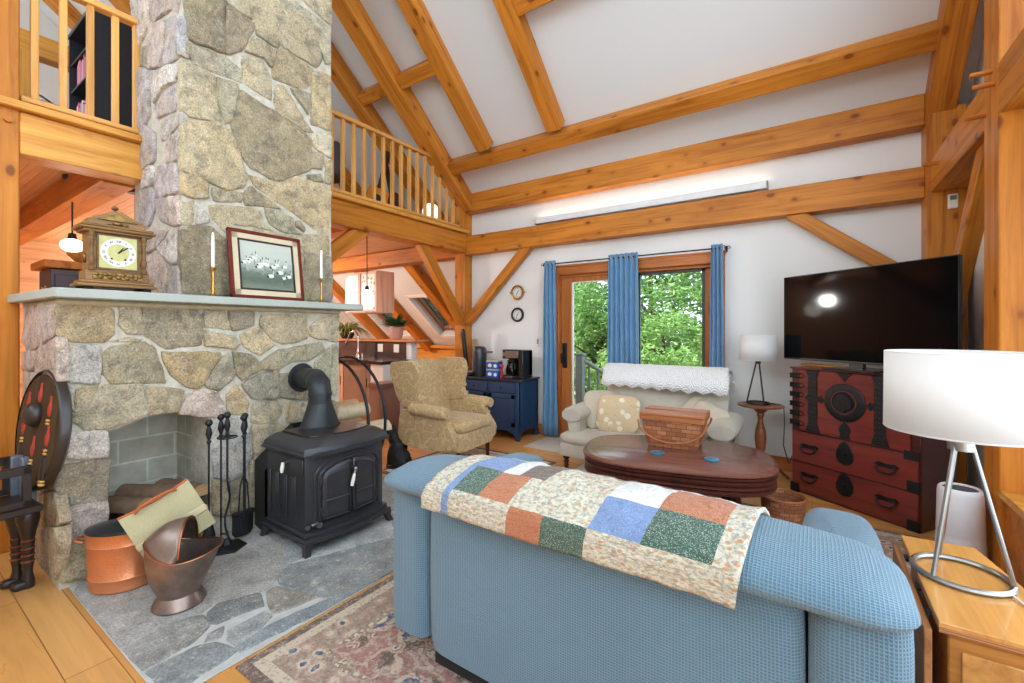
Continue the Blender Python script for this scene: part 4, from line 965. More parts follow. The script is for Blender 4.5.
def q_mi(i, j):
    u = (i + .5) / NX; v = j / 34; r = 0 if v < .26 else (1 if v < .50 else (2 if v < .72 else 3))
    u2 = u
    for e, m in bands[r]:
        if u2 < e: return m
    return FLO
b = B(uv=True); rows = []; uvs = []
for i in range(NX + 1):
    u = i / NX; x = QX0 + (QX1 - QX0) * u; row = []; ur = []
    for j, k in enumerate(qk):
        v = j / 34; skew = .045 * (v - .3); k2 = k + (1 - v) * (1.0 - .5 * u)
        wv = .006 * math.sin(u * 40 + v * 5) * noise.noise((u * 6, v * 4, 3)) + .007 * noise.noise((u * 11, v * 7, 8)) + .004 * noise.noise((u * 30, v * 22, 5))
        edge = .006 * math.exp(-((v) / .05) ** 2) + .008 * math.exp(-((1 - u) / .03) ** 2)
        p = roll_pt(x, k2, .014 + wv + edge); p.x += skew
        if j < 5: p.z -= .004 * (5 - j); p.y -= .0015 * (5 - j)
        row.append(p); ur.append((u * .97, v * .62))
    rows.append(row); uvs.append(ur)
b.grid(rows, uvs=uvs, mif=q_mi)
q = b.done('patchwork_quilt', QM, None, angle=80, solid=.012); q.location = (-.62, 1.2, 0)
tag(q, 'patchwork quilt draped along the top of the blue sofa', 'quilt')
# second fold showing at the right end
# ------------------------------------------------------------------ rugs
def rug_mat(name, hx, hy, field, acc1, acc2, border, seed=0):
    t = NT(name); v = t.coord('Object'); x = t.sep(v)
    d = t.math('MINIMUM', t.math('SUBTRACT', hx, t.math('ABSOLUTE', x[0])), t.math('SUBTRACT', hy, t.math('ABSOLUTE', x[1])))
    wv = t.coord('Object', (1, 1, 1)); nz = t.noise(wv, 30, 3)
    dist = t.n('ShaderNodeVectorMath', operation='MULTIPLY_ADD'); cmb = t.n('ShaderNodeCombineXYZ'); t.l(nz, cmb.inputs[0]); t.l(t.noise(t.coord('Object', (1, 1, 1), rot=(0, 0, 1)), 34, 2), cmb.inputs[1]); t.l(cmb.outputs[0], dist.inputs[0]); dist.inputs[1].default_value = (.035, .035, 0); t.l(v, dist.inputs[2])
    vv = dist.outputs[0]
    f1 = t.voro(vv, 5.2, rnd=.45); f2 = t.voro(vv, 16, rnd=.9); 
    big = t.ramp(f1, [(.0, (222, 206, 184)), (.16, (222, 206, 184)), (.20, acc1), (.30, acc1), (.34, (206, 180, 158)), (.46, field), (.60, (196, 166, 146)), (.68, acc2)], 'CONSTANT')
    sm = t.ramp(f2, [(.0, acc1), (.16, (214, 196, 172)), (.30, field), (.42, (196, 172, 150)), (.56, (110, 92, 80))], 'CONSTANT')
    col = t.mix(t.ramp(t.noise(wv, 9, 2), [(.47, 0), (.53, 1)]), big, sm)
    bcol = t.ramp(t.voro(vv, 13, rnd=.7), [(.0, acc1), (.18, (206, 188, 164)), (.36, (186, 150, 134)), (.5, (162, 138, 120))], 'CONSTANT')
    bcol2 = t.ramp(t.voro(vv, 26, rnd=.6), [(.0, (214, 198, 174)), (.3, (150, 128, 112)), (.5, (176, 146, 124))], 'CONSTANT')
    col = t.mix(t.ramp(d, [(.245, 1), (.246, 0)], 'CONSTANT'), col, bcol2); col = t.mix(t.ramp(d, [(.215, 1), (.216, 0)], 'CONSTANT'), col, bcol)
    col = t.mix(t.ramp(d, [(.085, 1), (.086, 0)], 'CONSTANT'), col, (206, 188, 164)); col = t.mix(t.ramp(d, [(.04, 1), (.041, 0)], 'CONSTANT'), col, border)
    wear = t.noise(t.coord('Object', (1, 1, 1)), 55, 4, .7); col = t.mix(t.ramp(wear, [(.48, 0), (.66, .75)]), col, (196, 180, 162)); col = t.mix(t.ramp(t.noise(wv, 80, 2), [(.35, .5), (.48, 0)]), col, (120, 100, 88))
    t.bump(wear, .3, .004); return t.fin(col, .95)
def rug(label, x0, x1, y0, y1, mat, z=0, name='area_rug'):
    t = B().bx(-(x1 - x0) / 2, (x1 - x0) / 2, -(y1 - y0) / 2, (y1 - y0) / 2, .001 + z, .009 + z, .003).done(name, mat)
    t.location = ((x0 + x1) / 2, (y0 + y1) / 2, 0); return tag(t, label, 'rug')
rug('faded red and blue oriental rug under the blue sofa', -1.835, .56, .817, 3.72, rug_mat('oriental_rug', 1.1975, 1.4515, (166, 118, 108), (72, 88, 124), (172, 122, 112), (112, 92, 82)))
rug('dark oriental rug under the wing armchair', -3.30, -2.07, 2.68, 3.84, rug_mat('dark_rug', .615, .58, (112, 60, 54), (40, 44, 60), (120, 72, 64), (58, 46, 46)))
rug('plain cream rug in front of the small beige settee', -1.83, -.62, 3.74, 4.10, weave('cream_rug', (232, 224, 210), (214, 204, 188), 200, .95), .0, 'cream_rug')
rug('pale beige door mat beside the blue curtain', -2.66, -2.0, 4.15, 4.72, weave('beige_mat', (204, 188, 172), (186, 170, 154), 160, .95), 0, 'door_mat')

# ------------------------------------------------------------------ wing armchair
def damask(name, c1, c2, sc=13):
    t = NT(name); v = t.coord('Object'); n = t.noise(v, 9, 2)
    w = t.n('ShaderNodeTexWave', wave_type='RINGS', rings_direction='SPHERICAL'); t.l(t.coord('Object', (1, 1, .8)), w.inputs[0]); w.inputs['Scale'].default_value = 3.6; w.inputs['Distortion'].default_value = 14; w.inputs['Detail'].default_value = 1.5; w.inputs['Detail Scale'].default_value = 2.6
    col = t.mix(t.ramp(w.outputs['Fac'], [(.22, 0), (.36, .9), (.48, .15), (.66, .1), (.80, .75), (.92, .2)]), c1, c2); col = t.mix(1, col, t.ramp(t.noise(v, 300, 1), [(.3, .85), (.7, 1.05)]), 'MULTIPLY')
    t.bump(w.outputs['Fac'], .15, .004); return t.fin(col, .85, 0, Sheen_Weight=.2)
DAM = damask('gold_damask', (204, 172, 122), (142, 108, 68)); DARKLEG = wood('mahogany_leg', (74, 38, 28), (50, 24, 18), 2, 0, .35, 2)
ac = thing('wing_armchair', 'gold damask wing armchair in front of the blue cabinet', 'armchair', (-2.98, 3.27, 0), rz=math.radians(5))
# local: +x is the front
for x in (.31, -.30):
    for y in (-.25, .25): B().tube([(x + (.0 if x > 0 else -.04), y, .009), (x, y, .24)], .02 , 4, r1=.026).done('leg', DARKLEG, ac)
def bulge_prism(b, poly, y0, y1, lean=0.0, bev=.022):
    n0 = set(b.bm.verts); b.prism(poly, y0, y1, 'y', bev, 0, 3)
    for v in b.bm.verts:
        if v not in n0 and lean: v.co.y += lean * max(0, v.co.z - .55)
    return b
B().prism(smooth_poly([(-.34, -.30), (.30, -.33), (.37, -.28), (.37, .28), (.30, .33), (-.34, .30)], 2, .15), .20, .36, 'z', .012, 0, 2).done('seat_rail', DAM, ac)
B().soft((.07, 0, .405), (.63, .54, .15), 6, 3).done('seat_cushion', DAM, ac, angle=70)
rows = []
for i in range(13):
    v = i / 12; w = .285 + .02 * v; rr_ = []
    for s, u in [(1, q / 10) for q in range(11)] + [(-1, 1 - q / 10) for q in range(11)]:
        y = -w + 2 * w * u; z = .36 + (.635 + .03 * math.cos((2 * u - 1) * PI) * .5) * v; lean = -.20 - .15 * v
        th = (.085 if s > 0 else -.055) * (1 - .45 * abs(2 * u - 1) ** 2) * (1.0 if 0 < i < 12 else .5)
        rr_.append((lean + th, y, z))
    rows.append(rr_)
B().grid(rows, cu=True, cap0=True, cap1=True).done('backrest', DAM, ac, angle=70)
WING = smooth_poly([(-.40, .99), (-.30, 1.005), (-.14, 1.01), (-.05, .995), (-.015, .94), (-.035, .82), (-.06, .72), (-.03, .645), (.03, .60), (-.28, .55), (-.33, .75)], 2, .18)
ARMP = smooth_poly([(-.33, .21), (.355, .21), (.355, .36), (.30, .40), (.25, .47), (.235, .56), (-.30, .57)], 2, .12)
for s in (-1, 1):
    arm = []
    for i in range(9):
        x = -.12 + .39 * i / 8; row = []
        for k in range(16):
            a = 2 * PI * k / 16; f = 1.0 if i < 8 else .8
            row.append((x + (.012 if i == 8 else 0), s * (.365 + .064 * f * math.cos(a)), .575 + .056 * f * math.sin(a) - .02 * (i / 8)))
        arm.append(row)
    B().grid(arm, cu=True, cap0=True, cap1=True).done('arm_roll', DAM, ac, angle=60)
    y0, y1 = sorted((s * .29, s * .365)); bulge_prism(B(), ARMP, y0, y1, 0, .02).done('arm_side', DAM, ac, angle=60)
    y0, y1 = sorted((s * .285, s * .365)); bulge_prism(B(), WING, y0, y1, s * .09, .024).done('wing', DAM, ac, angle=60)

# ------------------------------------------------------------------ small beige settee by the window
GR = weave('taupe_linen', (206, 196, 178), (186, 174, 156), 260)
ls = thing('settee', 'small beige settee under the window with a lace throw', 'settee', (-1.225, 3.98, 0))
for x, y in ((-.67, -.27), (.67, -.27), (-.62, .34), (.62, .34)):
    B().lathe([(.016, 0), (.022, .01), (.014, .02), (.026, .04), (.016, .055), (.028, .075), (.018, .088), (.032, .105), (.034, .14)], (x, y, .0095 if y < 0 else 0), 14).done('leg', DARKLEG, ls)
B().box((0, .03, .20), (1.44, .70, .13), None, .02, 2).done('seat_rail', GR, ls)
B().soft((0, -.02, .30), (1.50, .66, .13), 8, 3.2, 40).done('seat_cushion', GR, ls, angle=70)
rows = []
for i in range(15):
    v = i / 14; w = .545 + .01 * v; rr_ = []
    for s, u in [(1, q / 16) for q in range(17)] + [(-1, 1 - q / 16) for q in range(17)]:
        y = .20 + .14 * v; y += (-.075 if s > 0 else .07) * (1 - .5 * abs(2 * u - 1) ** 6) * (1 if i < 14 else .55)
        rr_.append((.075 - w + 2 * w * u, y, .26 + (.665 - .02 * abs(2 * u - 1) ** 5) * v))
    rows.append(rr_)
B().grid(rows, cu=True, cap0=True, cap1=True).done('backrest', GR, ls, angle=70)
for s in (-1, 1):
    arm = []
    for i in range(10):
        y = -.24 + .52 * i / 9; f = .86 if i == 0 else 1
        arm.append([(s * (.640 + .112 * f * math.cos(2 * PI * k / 18)), y, .505 + .070 * f * math.sin(2 * PI * k / 18) + .015 * (i / 9)) for k in range(18)])
    B().grid(arm, cu=True, cap0=True, cap1=True).done('arm_roll', GR, ls, angle=60)
    B().prism([(s * .57, .25), (s * .66, .25), (s * .655, .34), (s * .70, .46), (s * .57, .46)] if s > 0 else [(s * .57, .46), (s * .70, .46), (s * .655, .34), (s * .66, .25), (s * .57, .25)], -.22, .28, 'y', .012, 0, 2).done('arm_panel', GR, ls)
# lace throw over the back: zigzag hem
def crochet():
    t = NT('white_crochet'); v = t.coord('UV'); d = t.voro(v, 13, rnd=.05); h = t.math('SINE', t.math('MULTIPLY', d, 30)); n = t.noise(v, 150, 2)
    col = t.mix(t.ramp(h, [(.3, 0), (.8, .6)]), (252, 251, 248), (212, 208, 202)); t.bump(t.math('ADD', h, n), .6, .008); return t.fin(col, .95)
pr = [(.112, .785), (.120, .83), (.15, .88), (.185, .93), (.23, .955), (.30, .965), (.37, .955), (.42, .92), (.435, .86), (.435, .76)]
b = B(uv=True); rows = []; uvs = []; NXT = 72
for i in range(NXT + 1):
    u = i / NXT; x = .075 - .565 + 1.13 * u; row = []; ur = []
    zig = abs(((u * 9) % 1) - .5) * 2
    for j, (y, z) in enumerate(pr):
        e = 0 if 0 < u < 1 else 0
        dz = (-.028 * (1 - zig) - .02 * u if j == 0 else 0) + .004 * noise.noise((x * 8, j, 2)); dy = -.006 + .012 * noise.noise((x * 5, j * .5, 6))
        row.append((x + .01 * math.sin(j), y + dy, z + dz - (.02 if (i in (0, NXT)) else 0))); ur.append((x, j * .06))
    rows.append(row); uvs.append(ur)
b.grid(rows, uvs=uvs); th_ = b.done('lace_throw', crochet(), None, angle=80, solid=.010); th_.location = ls.location; tag(th_, 'white crocheted throw over the back of the beige settee', 'throw')
# cushions
def floral_cushion():
    t = NT('floral_cushion'); v = t.coord('Object'); d = t.voro(v, 11); n = t.noise(v, 22, 3)
    col = t.mix(t.ramp(t.math('ADD', d, t.math('MULTIPLY', n, .25)), [(.40, 1), (.46, 0)]), (214, 188, 150), (236, 222, 198)); d2 = t.voro(v, 24); col = t.mix(t.ramp(d2, [(.16, .7), (.22, 0)]), col, (196, 156, 116)); return t.fin(col, .9)
def cushion(label, loc, size, rot, mat, name='cushion'):
    t = B().soft((0, 0, 0), size, 4.5, 1.6, 36)
    o = t.done(name, mat, None, angle=80); o.location = loc; o.rotation_euler = rot; return tag(o, label, 'cushion', 'cushions on the beige settee')
PLAIN_C = weave('tan_cushion', (212, 196, 172), (190, 174, 150), 260)
cushion('tan floral cushion leaning at the left of the settee', (-1.50, 3.985, .515), (.40, .36, .13), (math.radians(68), 0, math.radians(8)), floral_cushion())
cushion('plain taupe cushion behind the floral cushion', (-1.68, 4.06, .53), (.36, .38, .12), (math.radians(70), 0, math.radians(38)), PLAIN_C)
cushion('pale cushion standing on its corner at the right of the settee', (-.83, 4.14, .52), (.34, .34, .11), (math.radians(72), math.radians(38), math.radians(-8)), PLAIN_C)
cushion('pale cushion slumped over the right arm of the settee', (-.72, 4.04, .57), (.31, .22, .10), (math.radians(55), math.radians(18), math.radians(-20)), PLAIN_C)

# ------------------------------------------------------------------ coffee table and what is on it
MAH = wood('mahogany_top', (124, 78, 64), (98, 58, 48), 0, 0, .24, 1.2, coat=.1); MAH_D = wood('mahogany_turned', (86, 44, 34), (58, 28, 22), 2, 0, .3, 2)
ct = thing('coffee_table', 'oval mahogany coffee table with a moulded edge', 'coffee table', (-.775, 3.12, .009), rz=math.radians(13)); ct.scale = (1, 1, 1.055)
def oval(a, b_, n=56, p=3.0): return [(a * math.copysign(abs(math.cos(t)) ** (2 / p), math.cos(t)), b_ * math.copysign(abs(math.sin(t)) ** (2 / p), math.sin(t))) for t in [2 * PI * k / n for k in range(n)]]
def ovals(b, spec, cap=True):
    b.grid([[(x, y, z) for x, y in oval(a, c)] for a, c, z in spec], cu=True, cap0=cap, cap1=cap); return b
A_, B_ = .605, .428
ovals(B(), [(A_ - .01, B_ - .01, .418), (A_, B_, .424), (A_, B_, .434), (A_ - .012, B_ - .012, .442), (A_ - .035, B_ - .035, .446), (A_ - .05, B_ - .05, .444), (A_ - .055, B_ - .055, .446)]).done('tabletop', MAH, ct, angle=50)
ovals(B(), [(A_ - .05, B_ - .05, .312), (A_ - .016, B_ - .016, .316), (A_ - .010, B_ - .010, .330), (A_ - .03, B_ - .03, .340), (A_ - .012, B_ - .012, .350), (A_ - .03, B_ - .03, .364), (A_ - .014, B_ - .014, .372), (A_ - .01, B_ - .01, .386), (A_ - .028, B_ - .028, .394), (A_ - .012, B_ - .012, .402), (A_ - .012, B_ - .012, .414), (A_ - .03, B_ - .03, .418)]).done('apron', MAH_D, ct, angle=50)
for x in (-.36, .36):
    for y in (-.2, .2): B().lathe([(.03, 0), (.036, .02), (.02, .05), (.03, .12), (.036, .18), (.02, .26), (.032, .29), (.038, .345)], (x, y, 0), 16).done('leg', MAH_D, ct)
B().box((0, 0, .09), (.72, .06, .05), None, .01).box((-.36, 0, .09), (.06, .42, .05), None, .01).box((.36, 0, .09), (.06, .42, .05), None, .01).done('stretcher', MAH_D, ct)
def wicker(name, c1, c2, cell=.018):
    t = NT(name); v = t.coord('UV'); x = t.sep(v)
    br = t.n('ShaderNodeTexBrick'); t.l(v, br.inputs['Vector'])
    for k, q_ in (('Scale', 1), ('Mortar Size', .0022), ('Mortar Smooth', .6), ('Brick Width', cell * 2.2), ('Row Height', cell)): br.inputs[k].default_value = q_
    br.inputs['Color1'].default_value = rgba(c1); br.inputs['Color2'].default_value = rgba(c2); br.inputs['Mortar'].default_value = rgba(tuple(q_ * .62 for q_ in c2))
    n = t.noise(t.coord('UV', (20, 160, 1)), 1, 2); col = t.mix(1, br.outputs['Color'], t.ramp(n, [(.3, .82), (.7, 1.05)]), 'MULTIPLY'); t.bump(br.outputs['Fac'], -.8, .006); return t.fin(col, .55)
WICK = wicker('woven_splint', (196, 130, 86), (150, 88, 52), .026); SPL = wood('splint_band', (176, 108, 66), (148, 84, 48), 0, 0, .45, 2)
bs = thing('picnic_basket', 'lidded brown woven picnic basket on the coffee table', 'basket', (-.815, 3.30, .4800), rz=math.radians(4)); bs.scale = (1.08, 1.08, 1.12)
def rrect(a, b_, r=.02, n=4):
    P = []
    for cx, cy, t0 in ((a - r, b_ - r, 0), (-a + r, b_ - r, PI / 2), (-a + r, -b_ + r, PI), (a - r, -b_ + r, 3 * PI / 2)):
        for k in range(n + 1): P.append((cx + r * math.cos(t0 + PI / 2 * k / n), cy + r * math.sin(t0 + PI / 2 * k / n)))
    return resample([Vector(p) for p in P], .03)
b = B(uv=True); base = rrect(1, 1, .12, 4); N_ = len(base)
levels = [(.150, .120, 0.0), (.158, .126, .02), (.172, .136, .08), (.184, .144, .14), (.192, .148, .195), (.184, .140, .193), (.14, .11, .03)]
rows = []; uvs = []
for a, c, z in levels:
    rows.append([(p[0] * a, p[1] * c, z) for p in base]); s_ = [0]
    for i in range(N_): s_.append(s_[-1] + (Vector((base[(i + 1) % N_][0] * .17, base[(i + 1) % N_][1] * .135)) - Vector((base[i][0] * .17, base[i][1] * .135))).length)
    uvs.append([(q_, z) for q_ in s_])
b.grid(rows, cu=True, uvs=uvs, cap0=True, cap1=True); b.done('woven_body', WICK, bs, angle=50)
b = B()
b.grid([[(p[0] * a, p[1] * c, z) for p in base] for a, c, z in ((.193, .150, .168), (.199, .155, .170), (.201, .156, .196), (.195, .151, .198))], cu=True); b.done('rim_band', SPL, bs, angle=50)
b = B(); b.bx(-.198, .198, -.152, -.012, .198, .214, .004).bx(-.198, .198, .012, .152, .198, .214, .004).bx(-.198, .198, -.012, .012, .198, .220, .004); b.done('lid', wood('basket_lid', (182, 112, 74), (150, 84, 52), 0, 0, .4, 1.6), bs)
for s, a0 in ((-1, 1), (1, 1)):
    arc = [(.206 * math.cos(a), s * (.152 + .012 * math.sin(a)), .165 - .125 * math.sin(a)) for a in [PI * k / 20 for k in range(21)]]
    B().tube(arc, .0065, 8).done('swing_handle', SPL, bs)
BLUEC = plain('blue_coaster', (44, 122, 158), .3, 0, .12, 30)
for lab, p in (('blue round coaster in front of the picnic basket', (-.853, 2.985)), ('blue round coaster at the right of the coffee table', (-.523, 3.02))):
    t = thing('coaster', lab, 'coaster', (p[0], p[1], .4797), group='blue coasters on the coffee table')
    B().lathe([(.042, 0), (.046, .002), (.046, .008), (.043, .010)], seg=28).done('disc', BLUEC, t); B().lathe([(.040, .010), (.0001, .0103)], seg=24).done('glaze', plain('coaster_glaze', (70, 150, 172), .15, 0, .3, 60) if 'coaster_glaze' not in bpy.data.materials else bpy.data.materials['coaster_glaze'], t)
bb = thing('floor_basket', 'small wicker basket on the floor behind the coffee table', 'basket', (-.16, 3.42, .009))
b = B(uv=True); b.grid([[(r * math.cos(2 * PI * k / 28), r * math.sin(2 * PI * k / 28), z) for k in range(28)] for r, z in ((.105, 0), (.112, .03), (.125, .12), (.132, .2), (.124, .2), (.11, .04))], cu=True, uvs=[[(.13 * 2 * PI * k / 28, z) for k in range(29)] for z in (0, .03, .12, .2, .21, .37)], cap0=True, cap1=True); b.done('woven_body', WICK, bb, angle=50)
B().tube([(.13 * math.cos(2 * PI * k / 24), .13 * math.sin(2 * PI * k / 24), .2) for k in range(24)], .008, 6, True).done('rim', SPL, bb)
# ------------------------------------------------------------------ patio door, curtains, outdoors
dr = thing('window_1', 'glazed wooden patio door with a wide fixed pane beside it', 'patio door', (0, 0, 0)); dr['kind'] = 'structure'
b = B(); b.bx(-2.612, -.712, 4.785, 4.83, 1.965, 2.065, .006).bx(-2.625, -.700, 4.78, 4.825, 2.055, 2.085, .006); b.done('head_casing', TRIM_W, dr)
for x0, x1 in ((-2.612, -2.545), (-.795, -.712)): B().bx(x0, x1, 4.785, 4.83, 0, 1.965, .006).done('side_casing', TRIM_V, dr)
B().bx(-2.56, -.78, 4.83, 4.96, 1.935, 1.97, .004).bx(-2.56, -.78, 4.84, 4.96, 0, .03, .004).bx(-2.56, -2.54, 4.83, 4.96, 0, 1.95).bx(-.80, -.78, 4.83, 4.96, 0, 1.95).done('frame', TRIM_W, dr)
b = B(); b.bx(-2.54, -2.405, 4.845, 4.89, .03, 1.94, .004).bx(-1.86, -1.72, 4.845, 4.89, .03, 1.94, .004).bx(-2.405, -1.86, 4.845, 4.89, 1.878, 1.94, .004).bx(-2.405, -1.86, 4.845, 4.89, .03, .22, .004)
dl = b.done('door_leaf', TRIM_V, dr)
B().bx(-2.41, -1.855, 4.864, 4.870, .2, 1.89).done('pane', GLASS, dl)
B().bx(-2.407, -2.392, 4.85, 4.886, .2, 1.89).bx(-2.407, -1.86, 4.85, 4.886, 1.868, 1.882).done('glazing_bead', PORC, dl)
b = B(); b.bx(-2.525, -2.462, 4.828, 4.846, .84, 1.14, .008).cyl((-2.493, 4.83, .97), (-2.493, 4.79, .97), .012).box((-2.505, 4.785, .96), (.026, .02, .12), None, .006).box((-2.495, 4.826, 1.09), (.035, .012, .07), None, .004); b.done('door_handle', BLACK, dl)
b = B(); b.bx(-1.72, -1.59, 4.88, 4.93, .03, 1.94, .004).bx(-.915, -.80, 4.88, 4.93, .03, 1.94, .004).bx(-1.59, -.915, 4.88, 4.93, 1.92, 1.94, .004).bx(-1.59, -.915, 4.88, 4.93, .03, .22, .004)
fp_ = b.done('fixed_leaf', TRIM_V, dr); frame_b = B(); frame_b.bx(-1.60, -1.578, 4.87, 4.90, .2, 1.93).bx(-.937, -.91, 4.87, 4.90, .2, 1.93).bx(-1.60, -.91, 4.87, 4.90, 1.905, 1.93); frame_b.done('screen_edge', plain('screen_edge', (72, 66, 62), .5), fp_)
B().bx(-1.595, -.912, 4.905, 4.911, .2, 1.93).done('pane', GLASS, fp_)
rod = thing('curtain_rod', 'black curtain rod with scrolled ends above the patio door', 'curtain rod', (0, 0, 0))
B().cyl((-2.66, 4.70, 2.095), (-.73, 4.70, 2.095), .0075, seg=10).done('pole', BLACK, rod)
for s, x in ((-1, -2.66), (1, -.73)): B().tube([(x + s * (.0 + .014 * k), 4.70, 2.095 + .020 * math.sin(k * .9)) for k in range(5)] + [(x + s * (.065 + .020 * math.cos(a)), 4.70, 2.088 + .022 * math.sin(a)) for a in [PI / 3 * k for k in range(5)]], .005, 6).done('scroll_finial', BLACK, rod)
for x in (-2.645, -.70): B().tube([(x, 4.818, 2.095), (x, 4.70, 2.095)], .006, 6).bx(x - .012, x + .012, 4.812, 4.82, 2.07, 2.13).done('bracket', BLACK, rod)
CUR = weave('blue_curtain', (112, 156, 190), (98, 142, 178), 300, .8, .3, .1)
def curtain(label, x0, x1, n, z0=.02, z1=2.135, flare=1.0):
    t = thing('curtain', label, 'curtain', ((x0 + x1) / 2, 4.70, 0), group='blue curtains at the patio door')
    w = x1 - x0; rows = []
    N = n * 12
    for i in range(15):
        z = z0 + (z1 - z0) * i / 14; k = 1 + (flare - 1) * (1 - i / 14)
        rows.append([((-w / 2 + w * j / N) * k, (.030 - .006 * (i / 14)) * math.sin(2 * PI * n * j / N + .4 * math.sin(i * .5 + j * .05)) + .004 * noise.noise((j * .3, i * .5, x0)), z) for j in range(N + 1)])
    B().grid(rows).done('curtain_cloth', CUR, t, angle=80, solid=.003)
    for q in range(n):
        xq = -w / 2 + w * (q + .5) / n
        B().tube([(xq, .028 * math.cos(a) * .0 + .0, z1 - .04) if False else (xq, .022 * math.cos(a), z1 - .04 + .022 * math.sin(a)) for a in [2 * PI * k / 14 for k in range(14)]], .004, 5, True).done('grommet', STEEL, t)
curtain('blue curtain hanging at the left of the patio door', -2.70, -2.55, 3, flare=1.45); curtain('blue curtain bunched in the middle of the patio door', -1.88, -1.545, 6, flare=1.07); curtain('blue curtain hanging at the right of the patio door', -.82, -.715, 3, flare=1.45)

# deck outside
GREY = plain('deck_grey', (98, 104, 108), .7)
st(B().bx(-4.4, .9, 4.99, 6.1, -.14, -.04), 'deck_floor', plain('deck_boards', (132, 122, 112), .8, 0, .1, 12), 'grey deck outside the patio door', 'deck')
dk = thing('deck_railing', 'grey deck railing going down steps outside the door', 'railing', (-2.645, 5.60, -.04))
B().bx(-.05, .05, -.05, .05, 0, .99, .006).bx(-.065, .065, -.065, .065, .99, 1.02, .008).done('newel_post', GREY, dk)
def slope_rail(b, z): return b.tube([(0, .0, z), (.75, .95, z - .72)], .032, 6)
slope_rail(B(), .95).done('hand_rail', GREY, dk); slope_rail(B(), .15).done('lower_rail', GREY, dk)
for k in range(1, 9):
    f = k / 9; B().cyl((.75 * f, .95 * f, .15 - .72 * f), (.75 * f, .95 * f, .95 - .72 * f), .014, seg=6).done('baluster', GREY, dk)
B().bx(.70, .80, .90, 1.0, -.9, .32, .006).bx(.685, .815, .885, 1.015, .32, .35, .006).done('end_post', plain('post_pale', (206, 204, 198), .7), dk)
GRD = plain('lawn', (78, 118, 52), .95, 0, .2, 6, .3)
st(B().bx(-26, 8, 6.1, 30, -1.3, -1.0), 'ground', GRD, 'grassy ground beyond the deck', 'ground')
def leaf_mat(name, c1, c2):
    t = NT(name); g = t.n('ShaderNodeNewGeometry'); col = t.mix(g.outputs['Random Per Island'], c1, c2)
    t.fin(col, .55); tr = t.n('ShaderNodeBsdfTranslucent'); t.l(col, tr.inputs[0]); mx = t.n('ShaderNodeMixShader'); mx.inputs[0].default_value = .35; t.l(t.b.outputs[0], mx.inputs[1]); t.l(tr.outputs[0], mx.inputs[2]); t.l(mx.outputs[0], t.out.inputs[0]); return t.m
LEAFS = [leaf_mat('leaf_bright', (160, 190, 108), (122, 160, 82)), leaf_mat('leaf_mid', (140, 174, 98), (104, 142, 74)), leaf_mat('leaf_pale', (176, 200, 126), (140, 174, 100))]
TRUNK = plain('tree_trunk', (88, 72, 58), .9, 0, .2, 8, .5)
def tree(label, x, y, h, r, mi, n, s, z0=-1.0, low=.22):
    t = thing('broadleaf_tree', label, 'tree', (x, y, z0), group=None)
    rr = random.Random(int(x * 31 + y * 17) & 999)
    b = B().tube([(0, 0, 0), (.08, .02, h * .3), (.02, .06, h * .6), (0, 0, h * .9)], .16, 8, r1=.03)
    for k in range(9):
        a = rr.uniform(0, 6.28); z = h * rr.uniform(.2, .8); b.tube([(0, 0, z), (math.cos(a) * r * .4, math.sin(a) * r * .4, z + .35), (math.cos(a) * r * .85, math.sin(a) * r * .85, z + .6)], .05, 5, r1=.012)
    b.done('trunk', TRUNK, t)
    L = B(); cl = []; n = int(n * 1.9); s = s * .68
    for k in range(64):
        a = rr.uniform(0, 6.28); zz = rr.uniform(low, 1.0); rad = r * (1 - .55 * max(0, (zz - .55) / .45) ** 1.5) * math.sqrt(rr.uniform(.25, 1))
        cl.append((rad * math.cos(a), rad * math.sin(a), h * zz, rr.uniform(.28, .55) * r * .55))
    for k in range(n):
        cx, cy, cz, cr_ = rr.choice(cl)
        d = Vector((rr.gauss(0, 1), rr.gauss(0, 1), rr.gauss(0, .75))); d = d.normalized() * cr_ * rr.uniform(.5, 1.0)
        p = Vector((cx, cy, cz)) + d
        u = Vector((rr.gauss(0, 1), rr.gauss(0, 1), rr.gauss(0, .5))).normalized(); v = u.cross(Vector((rr.gauss(0, .6), rr.gauss(0, .6), 1))).normalized()
        q = s * rr.uniform(.7, 1.3); f = u.cross(v) * q * .18
        vs = [L.bm.verts.new(w) for w in (p - u * q, p + v * q * .42 + f, p + u * q * .9, p - v * q * .42 + f)]
        L.bm.faces.new(vs)
    me = bpy.data.meshes.new('foliage'); L.bm.to_mesh(me); L.bm.free(); me.materials.append(LEAFS[mi]); o = bpy.data.objects.new('foliage', me); COL.objects.link(o); o.parent = t; o['kind'] = 'stuff'
for a in (('bright leafy tree straight behind the door pane', -5.2, 10.2, 4.6, 1.9, 0, 8500, .085), ('full green tree filling the fixed pane', -2.9, 9.6, 4.4, 1.8, 1, 8500, .085), ('pale green bush beyond the deck post', -3.7, 8.95, 2.6, 1.1, 2, 5200, .07),
          ('low bright bush under the fixed pane', -2.2, 8.0, 2.5, 1.2, 0, 5600, .07), ('tall tree behind the other trees at the fixed pane', -3.9, 11.6, 5.6, 2.3, 1, 6500, .11), ('tall tree at the left behind the door pane', -7.0, 11.2, 5.6, 2.4, 0, 6500, .11),
          ('green tree seen through the kitchen roof window by the post', -9.0, 10.6, 5.8, 2.4, 1, 6000, .11), ('green tree seen through the far kitchen roof window', -12.2, 10.8, 5.8, 2.4, 2, 6000, .11), ('green tree at the right behind the curtain', -1.0, 9.6, 4.2, 1.8, 0, 5000, .09)): tree(*a)

